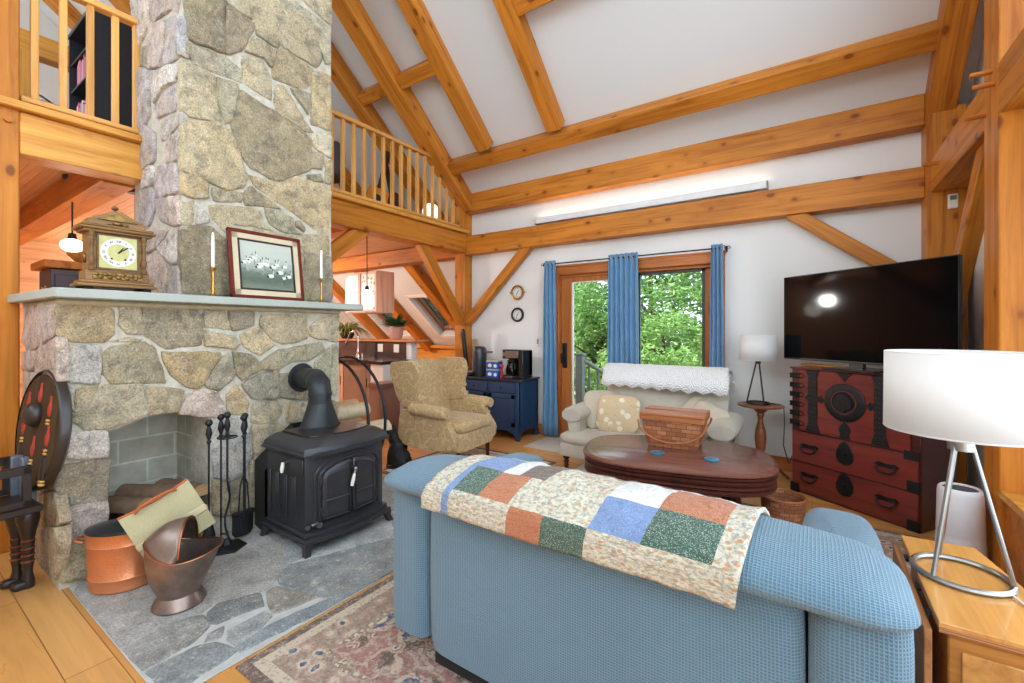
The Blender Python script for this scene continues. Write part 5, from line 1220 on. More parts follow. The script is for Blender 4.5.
# ------------------------------------------------------------------ on the back wall
def wall_clock(label, x, z, r, rim, kind):
    t = thing('wall_clock', label, 'clock', (x, 4.82, z))
    def ring(pf): return [(a, -b_) for a, b_ in pf]
    b = B(); pf = [(r * .72, .0), (r, .0), (r, .018), (r * .93, .030), (r * .80, .032), (r * .74, .022), (r * .72, .018)]
    b.grid([[(q * math.cos(2 * PI * k / 36), -h, q * math.sin(2 * PI * k / 36)) for k in range(36)] for q, h in pf], cu=True); b.done('rim', rim, t, angle=50)
    B().lathe([(r * .78, -.012), (1e-4, -.0125)], (0, 0, 0), 32, axis='y', cap=False).done('dial', PORC, t)
    b = numerals(r * .60, r * .2, Matrix.Translation((0, -.0145, 0)) @ YF, ['12', '1', '2', '3', '4', '5', '6', '7', '8', '9', '10', '11']); b.done('numerals', INK, t, smooth=False)
    b = B(); b.cyl((0, -.012, 0), (0, -.018, 0), r * .06)
    for a, L in ((math.radians(40), .42), (math.radians(200), .58)): b.tube([(0, -.016, 0), (r * L * math.sin(a), -.016, r * L * math.cos(a))], r * .03, 5)
    b.done('hands', INK, t)
    if kind:
        b = B()
        for s in (-1, 1): b.box((s * r * 1.05, -.012, 0), (r * .25, .018, r * .28), None, .004)
        b.done('hinge_lug', rim, t)
wall_clock('round brass porthole clock on the white wall', -3.164, 1.785, .098, BRASS, True); wall_clock('round black wall clock below the brass one', -3.164, 1.498, .094, BLACK, False)
t = thing('light_switch', 'white light switch plate beside the left curtain', 'switch', (-2.86, 4.82, 1.155)); B().bx(-.037, .037, -.008, 0, -.06, .06, .003).done('plate', PORC, t); B().bx(-.012, .012, -.014, -.007, -.032, .032, .002).done('rocker', plain('switch_grey', (150, 150, 148), .4), t)
t = thing('light_trough', 'long white light trough on the wall between two beams', 'wall light', (-1.60, 4.82, 2.655))
B().bx(-1.26, 1.26, -.075, -.062, -.04, .04, .002).bx(-1.26, 1.26, -.075, 0, -.04, -.03, .002).bx(-1.26, -1.25, -.075, 0, -.04, .04).bx(1.25, 1.26, -.075, 0, -.04, .04).done('trough', plain('trough_white', (236, 234, 230), .5), t)
B().bx(-1.22, 1.22, -.05, -.02, -.028, -.015, .003).done('light_strip', emit('warm_strip', (255, 240, 220), 4), t)
t = thing('thermostat', 'small white thermostat on the timber post', 'thermostat', (.872, 4.60, 2.262)); B().bx(-.028, .028, -.022, 0, -.055, .055, .006).done('body', PORC, t); B().bx(-.018, .018, -.024, -.021, .008, .04, .001).done('screen', plain('lcd_grey', (120, 128, 122), .3), t)

# ------------------------------------------------------------------ blue cabinet and coffee things
NAVY = plain('navy_paint', (34, 64, 98), .42, 0, .1, 8); NAVY_T = plain('dark_cabinet_top', (44, 40, 44), .35)
cb = thing('blue_cabinet', 'navy blue painted cabinet against the white wall', 'cabinet', (-3.27, 4.53, 0))
W_, D_ = .45, .225
B().bx(-W_, W_, -D_ + .012, D_, .14, .695, .004).done('carcass', NAVY, cb)
B().bx(-W_ - .02, W_ + .02, -D_ - .015, D_ + .01, .695, .718, .005).done('cabinet_top', NAVY_T, cb)
for x in (-W_ + .025, W_ - .025):
    for y in (-D_ + .025, D_ - .02): B().bx(x - .025, x + .025, y - .02, y + .02, 0, .70, .004).done('leg', NAVY, cb)
B().prism([(-W_ + .04, .16), (-W_ + .04, .06), (-W_ + .10, .085), (-W_ + .16, .115), (0, .10), (W_ - .16, .115), (W_ - .10, .085), (W_ - .04, .06), (W_ - .04, .16)], -D_ + .006, -D_ + .022, 'y').done('scalloped_apron', NAVY, cb)
B().prism([(-D_ + .04, .16), (-D_ + .04, .07), (-.06, .11), (.06, .11), (D_ - .04, .07), (D_ - .04, .16)], W_ - .02, W_ - .006, 'x').done('side_apron', NAVY, cb)
for s in (-1, 1):
    d = B().bx(s * .205 - .19, s * .205 + .19, -D_ - .002, -D_ + .014, .555, .675, .004).done('drawer', NAVY, cb); B().sph((s * .205, -D_ - .016, .615), .012, 10).done('knob', BLACK, d)
    b = B(); x0, x1 = s * .205 - .19, s * .205 + .19
    for a in ((x0, x0 + .05, .165, .54), (x1 - .05, x1, .165, .54), (x0, x1, .49, .54), (x0, x1, .165, .215)): b.bx(a[0], a[1], -D_ - .004, -D_ + .014, a[2], a[3], .003)
    b.bx(x0 + .04, x1 - .04, -D_ + .004, -D_ + .013, .2, .5); d = b.done('door', NAVY, cb); B().sph((s * .03, -D_ - .014, .42), .010, 10).done('knob', BLACK, d)
BLKP = plain('black_plastic', (30, 31, 34), .3); 
t = thing('coffee_maker', 'black and steel filter coffee maker on the blue cabinet', 'coffee maker', (-2.97, 4.50, .718))
B().bx(-.15, .15, -.10, .12, 0, .035, .01).bx(-.15, .15, .03, .12, .03, .34, .01).bx(.085, .15, -.10, .12, .03, .34, .008).bx(-.15, .09, -.10, .04, .235, .345, .01).done('housing', BLKP, t)
B().bx(-.10, .085, -.108, -.10, .245, .33, .003).done('steel_band', STEEL, t); B().bx(-.15, -.0, -.107, -.10, .004, .03, .002).done('steel_foot', STEEL, t)
B().cyl((-.115, -.104, .29), (-.115, -.116, .29), .022, seg=20).done('dial_knob', STEEL, t)
c = B().lathe([(.05, .038), (.068, .05), (.072, .09), (.06, .15), (.045, .185), (.05, .20)], (-.055, -.035, 0), 22).done('carafe', glass_mat('carafe_glass', (120, 120, 124), .15), t); B().lathe([(.068, .045), (.07, .09), (.062, .12), (1e-4, .12)], (-.055, -.035, 0), 20).done('coffee', plain('coffee_brown', (40, 22, 14), .2), c)
B().lathe([(.05, .195), (.052, .215), (.02, .22)], (-.055, -.035, 0), 18).tube([(.0, -.07, .19), (.035, -.10, .18), (.04, -.10, .11), (.012, -.075, .08)], .008, 6).done('carafe_lid', BLKP, c)
t = thing('pod_coffee_machine', 'tall dark grey pod coffee machine at the left of the cabinet', 'coffee maker', (-3.54, 4.50, .718))
B().lathe([(.085, 0), (.09, .02), (.09, .30), (.085, .345), (.06, .37), (1e-4, .375)], seg=24, sx=.95, sy=1.1).done('tower', plain('gunmetal', (70, 72, 76), .3, .4), t)
B().bx(-.13, -.02, -.20, -.02, 0, .045, .012).done('drip_tray', BLKP, t); B().bx(.03, .20, -.03, .02, .29, .315, .008).done('brew_arm', STEEL, t); B().bx(-.12, -.03, -.14, -.04, .045, .06, .008).done('cup_plate', plain('pink_tray', (170, 130, 130), .5), t)
BLU_C = plain('carton_blue', (34, 90, 178), .45)
for k, (dz, lab) in enumerate(((0, 'blue carton of coffee pods at the bottom of two'), (.105, 'blue carton of coffee pods at the top of two'))):
    t = thing('pod_carton', lab, 'carton', (-3.235, 4.40, .718 + dz), rz=.12, group='coffee pod cartons')
    B().bx(-.085, .085, -.06, .06, 0, .088, .004).done('carton', BLU_C, t); B().bx(-.084, .084, -.059, .059, .088, .104, .003).done('carton_lid', plain('carton_cream', (206, 190, 150), .5) if 'carton_cream' not in bpy.data.materials else bpy.data.materials['carton_cream'], t)
    b = B(); b.sph((-.03, -.061, .045), .028, 12, (1, .06, .8)); b.sph((.045, -.061, .04), .024, 12, (1, .06, .9)); b.done('printed_mark', PORC, t)
t = thing('red_ornament', 'small red object between the cartons and the coffee maker', 'ornament', (-3.105, 4.37, .718)); B().lathe([(.018, 0), (.02, .06), (.012, .10), (.024, .13), (.028, .15), (.018, .17), (1e-4, .175)], seg=14).done('body', plain('red_gloss', (176, 36, 44), .3), t)
t = thing('instrument_case', 'long narrow black case leaning against the timber post', 'case', (-3.83, 4.60, .72), rot=(0, math.radians(-8), 0)); B().soft((0, 0, .30), (.05, .05, .60), 5, 6).done('case', BLKP, t)
t = thing('leather_case', 'flat tan case leaning behind the pod machine', 'case', (-3.72, 4.68, .72), rot=(0, math.radians(-5), 0)); B().prism([(-.07, 0), (.10, 0), (.03, .46), (-.05, .46)], -.02, .02, 'y', .008).done('case', plain('tan_case', (176, 150, 122), .6), t)

# ------------------------------------------------------------------ side table with the small lamp
ST_ = wood('side_table_wood', (140, 84, 54), (104, 56, 36), 0, 0, .3, 1.6)
t = thing('side_table', 'round turned pedestal table beside the settee', 'side table', (-.372, 4.42, 0))
B().lathe([(.165, .632), (.180, .638), (.182, .646), (.176, .652), (1e-4, .653)], seg=36).done('tabletop', ST_, t)
B().lathe([(.03, .14), (.034, .17), (.022, .20), (.036, .27), (.046, .36), (.040, .43), (.022, .50), (.020, .54), (.03, .56), (.026, .575), (.06, .612), (.075, .632)], seg=20).done('pedestal', ST_, t)
for k in range(3):
    a = 2 * PI * k / 3 + .5; B().tube([(.02 * math.cos(a), .02 * math.sin(a), .17), (.11 * math.cos(a), .11 * math.sin(a), .14), (.19 * math.cos(a), .19 * math.sin(a), .05), (.23 * math.cos(a), .23 * math.sin(a), .012)], .018, 8, r1=.012).done('leg', ST_, t)
SHADE = NT('linen_shade'); SHADE.fin((250, 249, 247), .9); _tr = SHADE.n('ShaderNodeBsdfTranslucent'); _tr.inputs[0].default_value = rgba((244, 240, 232)); _mx = SHADE.n('ShaderNodeMixShader'); _mx.inputs[0].default_value = .4; SHADE.l(SHADE.b.outputs[0], _mx.inputs[1]); SHADE.l(_tr.outputs[0], _mx.inputs[2]); SHADE.l(_mx.outputs[0], SHADE.out.inputs[0]); SHADE = SHADE.m
BULB = emit('bulb_glow', (255, 240, 214), 6)
def tripod_lamp(label, loc, ring_r, ring_t, h_stem, apex_r, sh_r0, sh_r1, sh_z0, sh_z1, mat, rz, rows=3):
    t = thing('table_lamp', label, 'lamp', loc, rz=rz)
    B().tube([(ring_r * math.cos(a), ring_r * math.sin(a), ring_t) for a in [2 * PI * k / 40 for k in range(40)]], ring_t, 8, True).done('base_ring', mat, t)
    for k in range(3):
        a = 2 * PI * k / 3; B().cyl((ring_r * math.cos(a), ring_r * math.sin(a), ring_t), (apex_r * math.cos(a), apex_r * math.sin(a), h_stem), ring_t * .72, seg=8).done('leg', mat, t)
    B().cyl((0, 0, h_stem - .025), (0, 0, h_stem + .012), apex_r + ring_t, seg=16).cyl((0, 0, h_stem), (0, 0, sh_z0 + .05), ring_t * .9).done('neck', mat, t)
    s = B().grid([[(r * math.cos(2 * PI * k / 48), r * math.sin(2 * PI * k / 48), z) for k in range(48)] for r, z in ((sh_r0, sh_z0), (sh_r1, sh_z1))], cu=True).done('lamp_shade', SHADE, t, solid=.004)
    B().tube([(sh_r0 * math.cos(2 * PI * k / 48), sh_r0 * math.sin(2 * PI * k / 48), sh_z0) for k in range(48)], .003, 5, True).tube([(sh_r1 * math.cos(2 * PI * k / 48), sh_r1 * math.sin(2 * PI * k / 48), sh_z1) for k in range(48)], .003, 5, True).done('shade_edge', SHADE, s)
    B().sph((0, 0, sh_z0 + (sh_z1 - sh_z0) * .55), .032, 14, (1, 1, 1.25)).done('bulb', PORC, t)
    b = B()
    for k in range(3):
        a = 2 * PI * k / 3 + .4; b.cyl((0, 0, sh_z0 + .05), (sh_r0 * .98 * math.cos(a), sh_r0 * .98 * math.sin(a), sh_z0 + .03), .002, seg=5)
    b.done('shade_spider', mat, t); return t
DKST = metal('dark_steel', (74, 72, 70), .4)
tripod_lamp('small white shaded lamp on the round side table', (-.392, 4.44, .653), .088, .009, .375, .012, .152, .138, .385, .602, DKST, PI + .1)
B().tube([(-.30, 4.50, .655), (-.235, 4.46, .66), (-.200, 4.46, .64), (-.195, 4.46, .50), (-.205, 4.50, .30), (-.17, 4.62, .12), (-.15, 4.80, .15)], .004, 6).done('power_cord', plain('cord_brown', (70, 52, 44), .6))
tag(bpy.data.objects['power_cord'], 'thin dark lamp cord hanging from the round side table', 'cord')

# ------------------------------------------------------------------ red tansu chest, television
ch_dir = math.atan2(-.5506, .8347)
ch = thing('tansu_chest', 'red lacquered chest with black iron mounts under the television', 'chest', (-.143, 4.262, 0), rz=ch_dir)
RED = wood('red_lacquer', (128, 52, 44), (92, 34, 32), 0, 0, .28, .8, coat=.3); RED_D = wood('dark_red_lacquer', (92, 38, 34), (60, 26, 26), 0, 0, .3, .8, coat=.2)
IRON = plain('studded_iron', (30, 29, 30), .45, .4, .15, 40, .25)
CW_, CD_, CHH = .855, .44, 1.0
B().bx(0, CW_, .012, CD_, 0, CHH, .006).done('carcass', RED_D, ch)
B().bx(-.006, CW_ + .006, -.004, CD_ + .004, CHH - .012, CHH + .004, .003).done('chest_top', RED_D, ch)
dd = B().bx(.075, CW_ - .05, -.004, .014, .505, .985, .003).done('upper_door', RED, ch)
def studs(b, pts, r=.0035):
    for x, z in pts: b.sph((x, -.013, z), r, 6, (1, .6, 1))
def plate(poly, name, par, y0=-.011): return B().prism(poly, y0, y0 + .012, 'y', .0015).done(name, IRON, par)
for x in (.18, .635):
    plate([(x - .05, .985), (x + .05, .985), (x + .03, .93), (x + .036, .86), (x + .03, .80), (x + .06, .77), (x + .03, .74), (x + .036, .66), (x + .03, .58), (x + .055, .51), (x - .055, .51), (x - .03, .58), (x - .036, .66), (x - .03, .74), (x - .06, .77), (x - .03, .80), (x - .036, .86), (x - .03, .93)], 'strap_plate', dd)
    b = B(); studs(b, [(x + dx, z) for dx in (-.022, 0, .022) for z in [.53 + .034 * k for k in range(14)]]); b.done('stud_row', plain('stud_iron', (74, 72, 70), .3, .7) if 'stud_iron' not in bpy.data.materials else bpy.data.materials['stud_iron'], dd)
md = B().lathe([(.135, .0), (.138, -.008), (.128, -.014), (.088, -.014), (.084, -.010)], (.41, -.004, .77), 40, axis='y').done('lock_medallion', IRON, dd)
B().lathe([(.084, -.012), (.078, -.018), (.070, -.016), (1e-4, -.018)], (.41, -.004, .77), 32, axis='y', cap=False).tube([(.41 + .079 * math.cos(a), -.02, .77 + .079 * math.sin(a)) for a in [2 * PI * k / 32 for k in range(32)]], .003, 5, True).done('medallion_boss', IRON, md); B().tube([(.41 + .083 * math.cos(a), -.019, .77 + .083 * math.sin(a)) for a in [2 * PI * k / 36 for k in range(36)]], .004, 5, True).done('medallion_ring', RED, md)
b = B(); b.cyl((.375, -.02, .775), (.375, -.034, .775), .018, seg=14); b.cyl((.44, -.02, .765), (.44, -.03, .765), .012, seg=12); b.bx(.405, .425, -.03, -.018, .70, .79, .003); b.lathe([(.055, -.016), (.06, -.024), (1e-4, -.026)], (.41, -.004, .77), 24, axis='y'); studs(b, [(.41 + .11 * math.cos(a), .77 + .11 * math.sin(a)) for a in [2 * PI * k / 20 for k in range(20)]], .005); b.done('lock_bolt', IRON, md)
plate([(.41, .63), (.38, .60), (.37, .565), (.385, .53), (.37, .51), (.45, .51), (.435, .53), (.45, .565), (.44, .60)], 'centre_mount', dd); plate([(.35, .985), (.47, .985), (.43, .955), (.41, .925), (.39, .955)], 'centre_mount', dd)
plate([(.265, .77), (.245, .80), (.225, .775), (.225, .765), (.245, .74)], 'side_mount', dd); plate([(.555, .77), (.575, .80), (.60, .775), (.60, .765), (.575, .74)], 'side_mount', dd)
for k in range(6): B().tube([(-.004 - .0, -.006, .95 - .075 * k), (.10, -.008, .95 - .075 * k), (.115, -.008, .935 - .075 * k), (.10, -.008, .92 - .075 * k), (-.004, -.006, .92 - .075 * k)], .004, 5).bx(-.006, .10, -.003, .004, .915 - .075 * k, .955 - .075 * k).done('hinge_strap', IRON, ch)
for z0, z1, zc in ((.258, .490, .375), (.02, .248, .15)):
    d = B().bx(.012, CW_ - .012, -.002, .014, z0, z1, .003).done('drawer', RED, ch)
    for x in (.152, .672):
        B().lathe([(.05, 0), (.048, -.004), (1e-4, -.005)], (x, -.003, zc + .01), 20, axis='y', sx=.35 if False else 1).done('pull_plate', IRON, d) if False else None
        b = B(); b.prism([(x - .075, zc + .012), (x - .05, zc + .03), (x, zc + .022), (x + .05, zc + .03), (x + .075, zc + .012), (x + .05, zc - .004), (x - .05, zc - .004)], -.006, 0, 'y', .001)
        b.tube([(x - .05, -.012, zc + .012), (x - .055, -.024, zc - .015), (x - .03, -.03, zc - .036), (x + .03, -.03, zc - .036), (x + .055, -.024, zc - .015), (x + .05, -.012, zc + .012)], .0065, 8); b.done('drop_handle', IRON, d)
    z = zc + .055
    plate([(.41, z + .06), (.375, z + .03), (.352, z - .03), (.352, z - .07), (.375, z - .105), (.41, z - .115), (.445, z - .105), (.468, z - .07), (.468, z - .03), (.445, z + .03)], 'lock_plate', d, -.010)
    B().cyl((.41, -.008, z - .04), (.41, -.018, z - .04), .012, seg=12).done('key_cover', IRON, d)
for x0, x1, z in ((0, .07, 0), (CW_ - .07, CW_, 0), (CW_ - .07, CW_, .25), (CW_ - .085, CW_, .46)):
    plate([(x0, z + .005), (x1, z + .005), (x1, z + .075), (x0, z + .075)] if z < .4 else [(x0, z), (x1, z), (x1, z + .06), (x1 - .03, z + .05), (x0, z + .06)], 'corner_mount', ch, -.008)
tv_dir = math.atan2(-.656, .755)
tvd = thing('television', 'large black flat screen television on the red chest', 'television', (.265, 4.055, 1.006), rz=tv_dir)
SCR = NT('screen_black'); SCR = SCR.fin((8, 9, 11), .06, 0, Specular_IOR_Level=.09)
B().bx(-.611, .611, -.008, .022, .050, .742, .004).done('panel', BLKP, tvd); B().bx(-.604, .604, -.0095, -.0078, .066, .736).done('screen', SCR, tvd)
B().bx(-.30, .30, .02, .055, .10, .50, .01).done('rear_housing', BLKP, tvd)
B().bx(-.05, .05, -.005, .03, 0, .06, .004).bx(-.19, .19, -.10, .11, 0, .012, .004).done('stand', BLKP, tvd)
t = thing('wooden_board', 'flat wooden board lying under the television on the chest', 'board', (.13, 4.14, 1.005), rz=tv_dir + .05); B().bx(-.36, .06, .115, .21, 0, .014, .003).done('board', PINE_L, t)

# ------------------------------------------------------------------ drop-leaf end table and the large lamp
PLY = wood('honey_table_top', (222, 158, 84), (196, 126, 58), 1, 0, .25, .8, coat=.3)
def ply_edge():
    t = NT('plywood_edge'); z = t.sep(t.coord('Object')); s = t.math('FRACT', t.math('MULTIPLY', z[2], 150)); t.fin(t.ramp(s, [(.0, (196, 128, 74)), (.5, (142, 84, 50)), (1, (206, 142, 88))]), .5); return t.m
et = thing('drop_leaf_end_table', 'narrow honey wood end table with a folded leaf by the sofa', 'end table', (.372, 1.825, 0))
b = B().prism([(-.105, -.285), (.13, -.285), (.13, .06), (.088, .305), (-.105, .29)], .546, .560, 'z', .002); b.done('tabletop', PLY, et)
B().prism([(-.105, -.287), (.13, -.287), (.13, .06), (.088, .303), (-.105, .288)], .534, .546, 'z', .001).done('ply_edge', ply_edge(), et)
B().bx(-.085, .11, -.265, .25, .03, .534, .004).done('cabinet_box', wood('honey_side', (204, 138, 68), (176, 108, 48), 0, .3, .4), et); B().bx(-.06, .09, -.270, -.262, .08, .49, .002).done('end_panel', PLY, et)
lf = B().bx(-.131, -.115, -.27, .27, .08, .528, .002).done('folded_leaf', wood('leaf_ply', (196, 132, 84), (150, 92, 58), 1, 0, .4, 1), et)
for y in (-.2, -.05, .15): B().cyl((-.110, y - .02, .535), (-.110, y + .02, .535), .005, seg=8).done('hinge', BLACK, et)
for x in (-.07, .095):
    for y in (-.25, .235): B().bx(x - .015, x + .015, y - .015, y + .015, .009, .04).done('foot', BLACK, et)
tripod_lamp('large white drum shaded lamp with a steel tripod on the end table', (.371, 1.862, .560), .108, .0085, .405, .022, .178, .176, .436, .672, STEEL, math.radians(-14))
B().tube([(.455, 1.80, .566), (.475, 1.74, .565), (.498, 1.78, .566), (.512, 1.90, .50), (.515, 1.98, .2), (.53, 2.05, .015)], .0035, 6).done('lamp_cord', PORC)
tag(bpy.data.objects['lamp_cord'], 'white cord of the large lamp running off the end table', 'cord')
t = thing('air_purifier', 'white round air purifier standing behind the end table', 'air purifier', (.635, 3.20, 0)); t.scale = (.79, .79, .98)
PUR = plain('purifier_white', (228, 226, 226), .45)
b = B().lathe([(.115, 0), (.122, .01), (.122, .03), (.118, .24), (.117, .245), (.117, .255), (.118, .26), (.112, .47), (.108, .49), (.10, .498), (.088, .494), (.082, .480)], seg=40); b.done('housing', PUR, t)
B().lathe([(.088, .480), (.085, .49), (1e-4, .488)], seg=30).done('grille_top', plain('purifier_grille', (86, 86, 90), .5), t)
def perf():
    q = NT('perforated_band'); d = q.voro(q.coord('Object', (1, 1, 1)), 95, rnd=0); q.fin(q.ramp(d, [(.25, (176, 174, 176)), (.4, (224, 222, 222))]), .5); return q.m
B().lathe([(.1235, .04), (.1205, .22)], seg=40, cap=False).done('perforated_band', perf(), t)
# ------------------------------------------------------------------ rear roof slope behind the camera and the invented lamps hanging there
b = B().prism([(.3, zr(.3)), (.3, zr(.3) + .3), (-2.2, 5.2), (-2.2, 4.9)], -9.2, 1.2, 'x')
st(b, 'ceiling_rear', CEIL, 'white roof slope behind the viewer', 'ceiling')
GLOBE = emit('globe_glow', (255, 238, 216), 2.6)
def pendant(label, x, y, z, ztop, r, sq=1.0):
    t = thing('pendant_lamp', label, 'pendant lamp', (x, y, z))
    B().sph((0, 0, 0), r, 20, (1, 1, sq)).done('glass_globe', GLOBE, t)
    B().cyl((0, 0, r * sq * .85), (0, 0, r * sq * .85 + .05), r * .42, r * .3).cyl((0, 0, r * sq), (0, 0, ztop - z), .006, seg=8).done('stem', BLACK, t)
    B().lathe([(.055, ztop - z - .03), (.06, ztop - z - .02), (.06, ztop - z)], seg=20).done('canopy', BLACK, t)
    return t
pendant('glowing white globe lamp hanging over the kitchen counter', -4.63, 3.60, 1.745, 2.545, .066)
pendant('glowing oval globe lamp hanging behind the mantel clock', -4.96, .985, 1.985, 2.545, .075, .72)
pendant('globe lamp on a black stem between clock and chimney', -5.0, 1.40, 1.86, 2.545, .07)
for k, (x, y) in enumerate(((-1.6, -1.2), (-3.0, -1.6), (-.2, -1.5))):  # invented lamps, standing in for those the television reflects
    pendant(('invented globe lamp hanging behind the sofa side of the room', 'invented globe lamp hanging in the room behind the left post', 'invented globe lamp hanging in the room by the side wall')[k], x, y, 2.35, zr(.3) - .9 + y * .7, .09)

pendant('added globe lamp brightening the middle of the kitchen', -7.7, 2.9, 2.12, 2.545, .09)  # added to light the dim kitchen, no lamp known here
# ------------------------------------------------------------------ kitchen
DKTOP = plain('dark_counter', (58, 36, 32), .2, 0, .2, 8); CABW = wood('salmon_cabinet', (220, 184, 152), (200, 160, 126), 2, 0, .45); BRN = plain('brown_panel', (150, 118, 98), .4, 0, .1, 6)
kc = thing('kitchen_counter', 'kitchen peninsula with a dark counter and raised pine ledge', 'kitchen counter', (-5.35, 4.05, 0))
B().bx(-1.3, .86, -.33, .22, .86, .90, .008).done('counter_top', DKTOP, kc)
B().bx(-1.3, .80, .22, .32, 0, 1.13).done('back_wall', WHITE, kc)
def tile_mat():
    t = NT('dark_slate_tile'); v = t.coord('Object', (1, 1, 1), rot=(PI / 2, 0, 0)); br = t.n('ShaderNodeTexBrick'); t.l(v, br.inputs['Vector'])
    for k, q in (('Scale', 1), ('Mortar Size', .003), ('Brick Width', .25), ('Row Height', .25)): br.inputs[k].default_value = q
    br.offset = 0; br.inputs['Color1'].default_value = rgba((84, 44, 34)); br.inputs['Color2'].default_value = rgba((46, 32, 30)); br.inputs['Mortar'].default_value = rgba((34, 26, 24)); return t.fin(t.mix(1, br.outputs[0], t.ramp(t.noise(t.coord('Object'), 9, 4), [(.3, .6), (.7, 1.25)]), 'MULTIPLY'), .3)
B().bx(-1.3, .70, .205, .222, .90, 1.13).done('backsplash', tile_mat(), kc)
B().bx(-1.3, .92, .17, .46, 1.13, 1.165, .008).done('ledge', wood('ledge_pine', (206, 132, 84), (176, 98, 56), 0, 0, .4), kc)
B().bx(-1.3, .60, -.27, .2, .08, .86, .003).done('carcass', CABW, kc); B().bx(.60, .84, -.30, .21, 0, .86, .004).done('end_panel', WHITE, kc)
for k, (x0, x1, m) in enumerate(((-1.25, -.62, CABW), (-.60, .0, CABW), (.02, .56, BRN))):
    d = B().bx(x0, x1, -.292, -.27, .12, .84, .006).done('door', m, kc); B().bx(x0 + .06, x1 - .06, -.297, -.29, .18, .78, .004).done('door_panel', m, d); B().cyl((x1 - .03, -.31, .55), (x1 - .03, -.31, .67), .006, seg=8).done('handle', BLACK, d)
for x in (.18, .52): B().bx(x - .055, x + .055, .198, .206, .985, 1.10, .003).done('outlet_plate', PORC, kc)
fc = thing('kitchen_faucet', 'chrome gooseneck faucet at the kitchen counter', 'faucet', (-5.50, 4.12, .90))
B().lathe([(.035, 0), (.035, .03), (.022, .05), (.020, .11), (.013, .13)], seg=16).tube([(0, 0, .1), (0, 0, .28)] + [(-.11 + .11 * math.cos(a), 0, .28 + .10 * math.sin(a)) for a in [PI * k / 10 for k in range(1, 10)]] + [(-.232, -.01, .25), (-.25, -.01, .22)], .012, 10).done('gooseneck', CHROME, fc)
B().cyl((-.245, -.01, .235), (-.268, -.012, .185), .018, .016).done('spray_head', CHROME, fc); B().cyl((.10, 0, 0), (.10, 0, .06), .018).tube([(.10, 0, .06), (.04, -.03, .075)], .008, 6).done('side_handle', CHROME, fc)
def plant(label, loc, pot, pr_, ph, lc, n, L, droop, wid):
    t = thing('potted_plant', label, 'plant', loc)
    B().lathe([(pr_ * .72, 0), (pr_ * .95, ph * .35), (pr_, ph * .7), (pr_ * .92, ph), (pr_ * .82, ph), (pr_ * .8, ph * .9), (1e-4, ph * .88)], seg=24).done('pot', pot, t)
    rr = random.Random(int(n * 7 + L * 100)); b = B()
    for k in range(n):
        a = rr.uniform(0, 6.28); ln = L * rr.uniform(.6, 1.15); up = rr.uniform(.35, 1.0); c0 = Vector((math.cos(a) * pr_ * .4, math.sin(a) * pr_ * .4, ph * .9)); d = Vector((math.cos(a), math.sin(a), 0)); s = Vector((-math.sin(a), math.cos(a), 0))
        rows = []
        for i in range(6):
            f = i / 5; w = wid * math.sin(PI * min(.97, f * .9 + .08)); p = c0 + d * (ln * f * (1.1 - .5 * up)) + Vector((0, 0, ln * (up * f - droop * f * f)))
            rows.append([p - s * w, p + Vector((0, 0, -w * .25)), p + s * w])
        b.grid(rows)
    b.done('leaves', lc, t, angle=80)['kind'] = 'stuff'
TERRA = plain('rose_terracotta', (206, 150, 128), .7, 0, .08, 14)
plant('small dark leafed plant in a rose terracotta pot on the kitchen ledge', (-5.02, 4.41, 1.165), TERRA, .105, .19, plain('leaf_dark', (52, 86, 44), .5, 0, .2, 20), 60, .24, .25, .032)
plant('trailing pale green plant in a dark pot beside the stone fireplace', (-6.12, 4.38, 1.165), plain('pot_dark', (52, 46, 46), .5), .11, .16, plain('leaf_spider', (146, 168, 84), .5, 0, .2, 20), 90, .42, .75, .012)
hc = thing('hanging_cupboard', 'pink framed hanging cupboard with patterned panes', 'cupboard', (-5.48, 4.16, 1.55))
PINKW = wood('pink_wood', (226, 178, 150), (206, 154, 124), 2, 0, .45)
B().bx(-.37, .37, 0, .30, 0, .60, .004).done('cupboard_box', PINKW, hc)
def pat():
    t = NT('painted_panes'); v = t.coord('Object'); d = t.voro(v, 13); n = t.noise(v, 16, 3)
    c = t.ramp(n, [(.38, (150, 96, 80)), (.45, (206, 150, 96)), (.52, (232, 206, 190)), (.60, (226, 170, 110)), (.66, (130, 120, 92))], 'CONSTANT'); return t.fin(t.mix(t.ramp(d, [(.26, 1), (.36, 0)]), (236, 212, 198), c), .35)
PT = pat()
for s in (-1, 1):
    d = B().bx(s * .185 - .175, s * .185 + .175, -.018, 0, .015, .585, .003).done('door', PINKW, hc)
    for z in (.045, .315): B().bx(s * .185 - .14, s * .185 + .14, -.022, -.017, z, z + .24).done('pane', PT, d)
tb = thing('waste_bin', 'tall reddish brown bin at the end of the kitchen counter', 'bin', (-4.33, 3.62, 0)); B().prism(rrect(.12, .16, .03), 0, .60, 'z', .006).done('bin_body', plain('bin_brown', (148, 114, 98), .45), tb); B().prism(rrect(.13, .17, .03), .60, .66, 'z', .012).done('bin_lid', plain('bin_lid_brown', (132, 92, 74), .4), tb)
dc = thing('dark_cupboard', 'dark painted cupboard behind the mantel clock', 'cupboard', (-4.66, 1.08, 0))
DKP = plain('aubergine_paint', (72, 52, 54), .4)
B().bx(-.18, .16, -.30, .30, 0, 1.74, .004).done('cupboard_box', DKP, dc); B().bx(-.22, .19, -.34, .33, 1.745, 1.80, .006).done('cornice', PINE_D, dc)
d = B().bx(.16, .175, -.28, .28, .1, 1.70, .004).done('door', DKP, dc); B().sph((.185, .2, 1.0), .014, 10).done('knob', BRASS, d)
b = B()
for s in (-1, 1): b.tube([(0, -.303, 1.50), (s * .03, -.303, 1.55), (s * .045, -.303, 1.62), (s * .02, -.303, 1.60)], .008, 6)
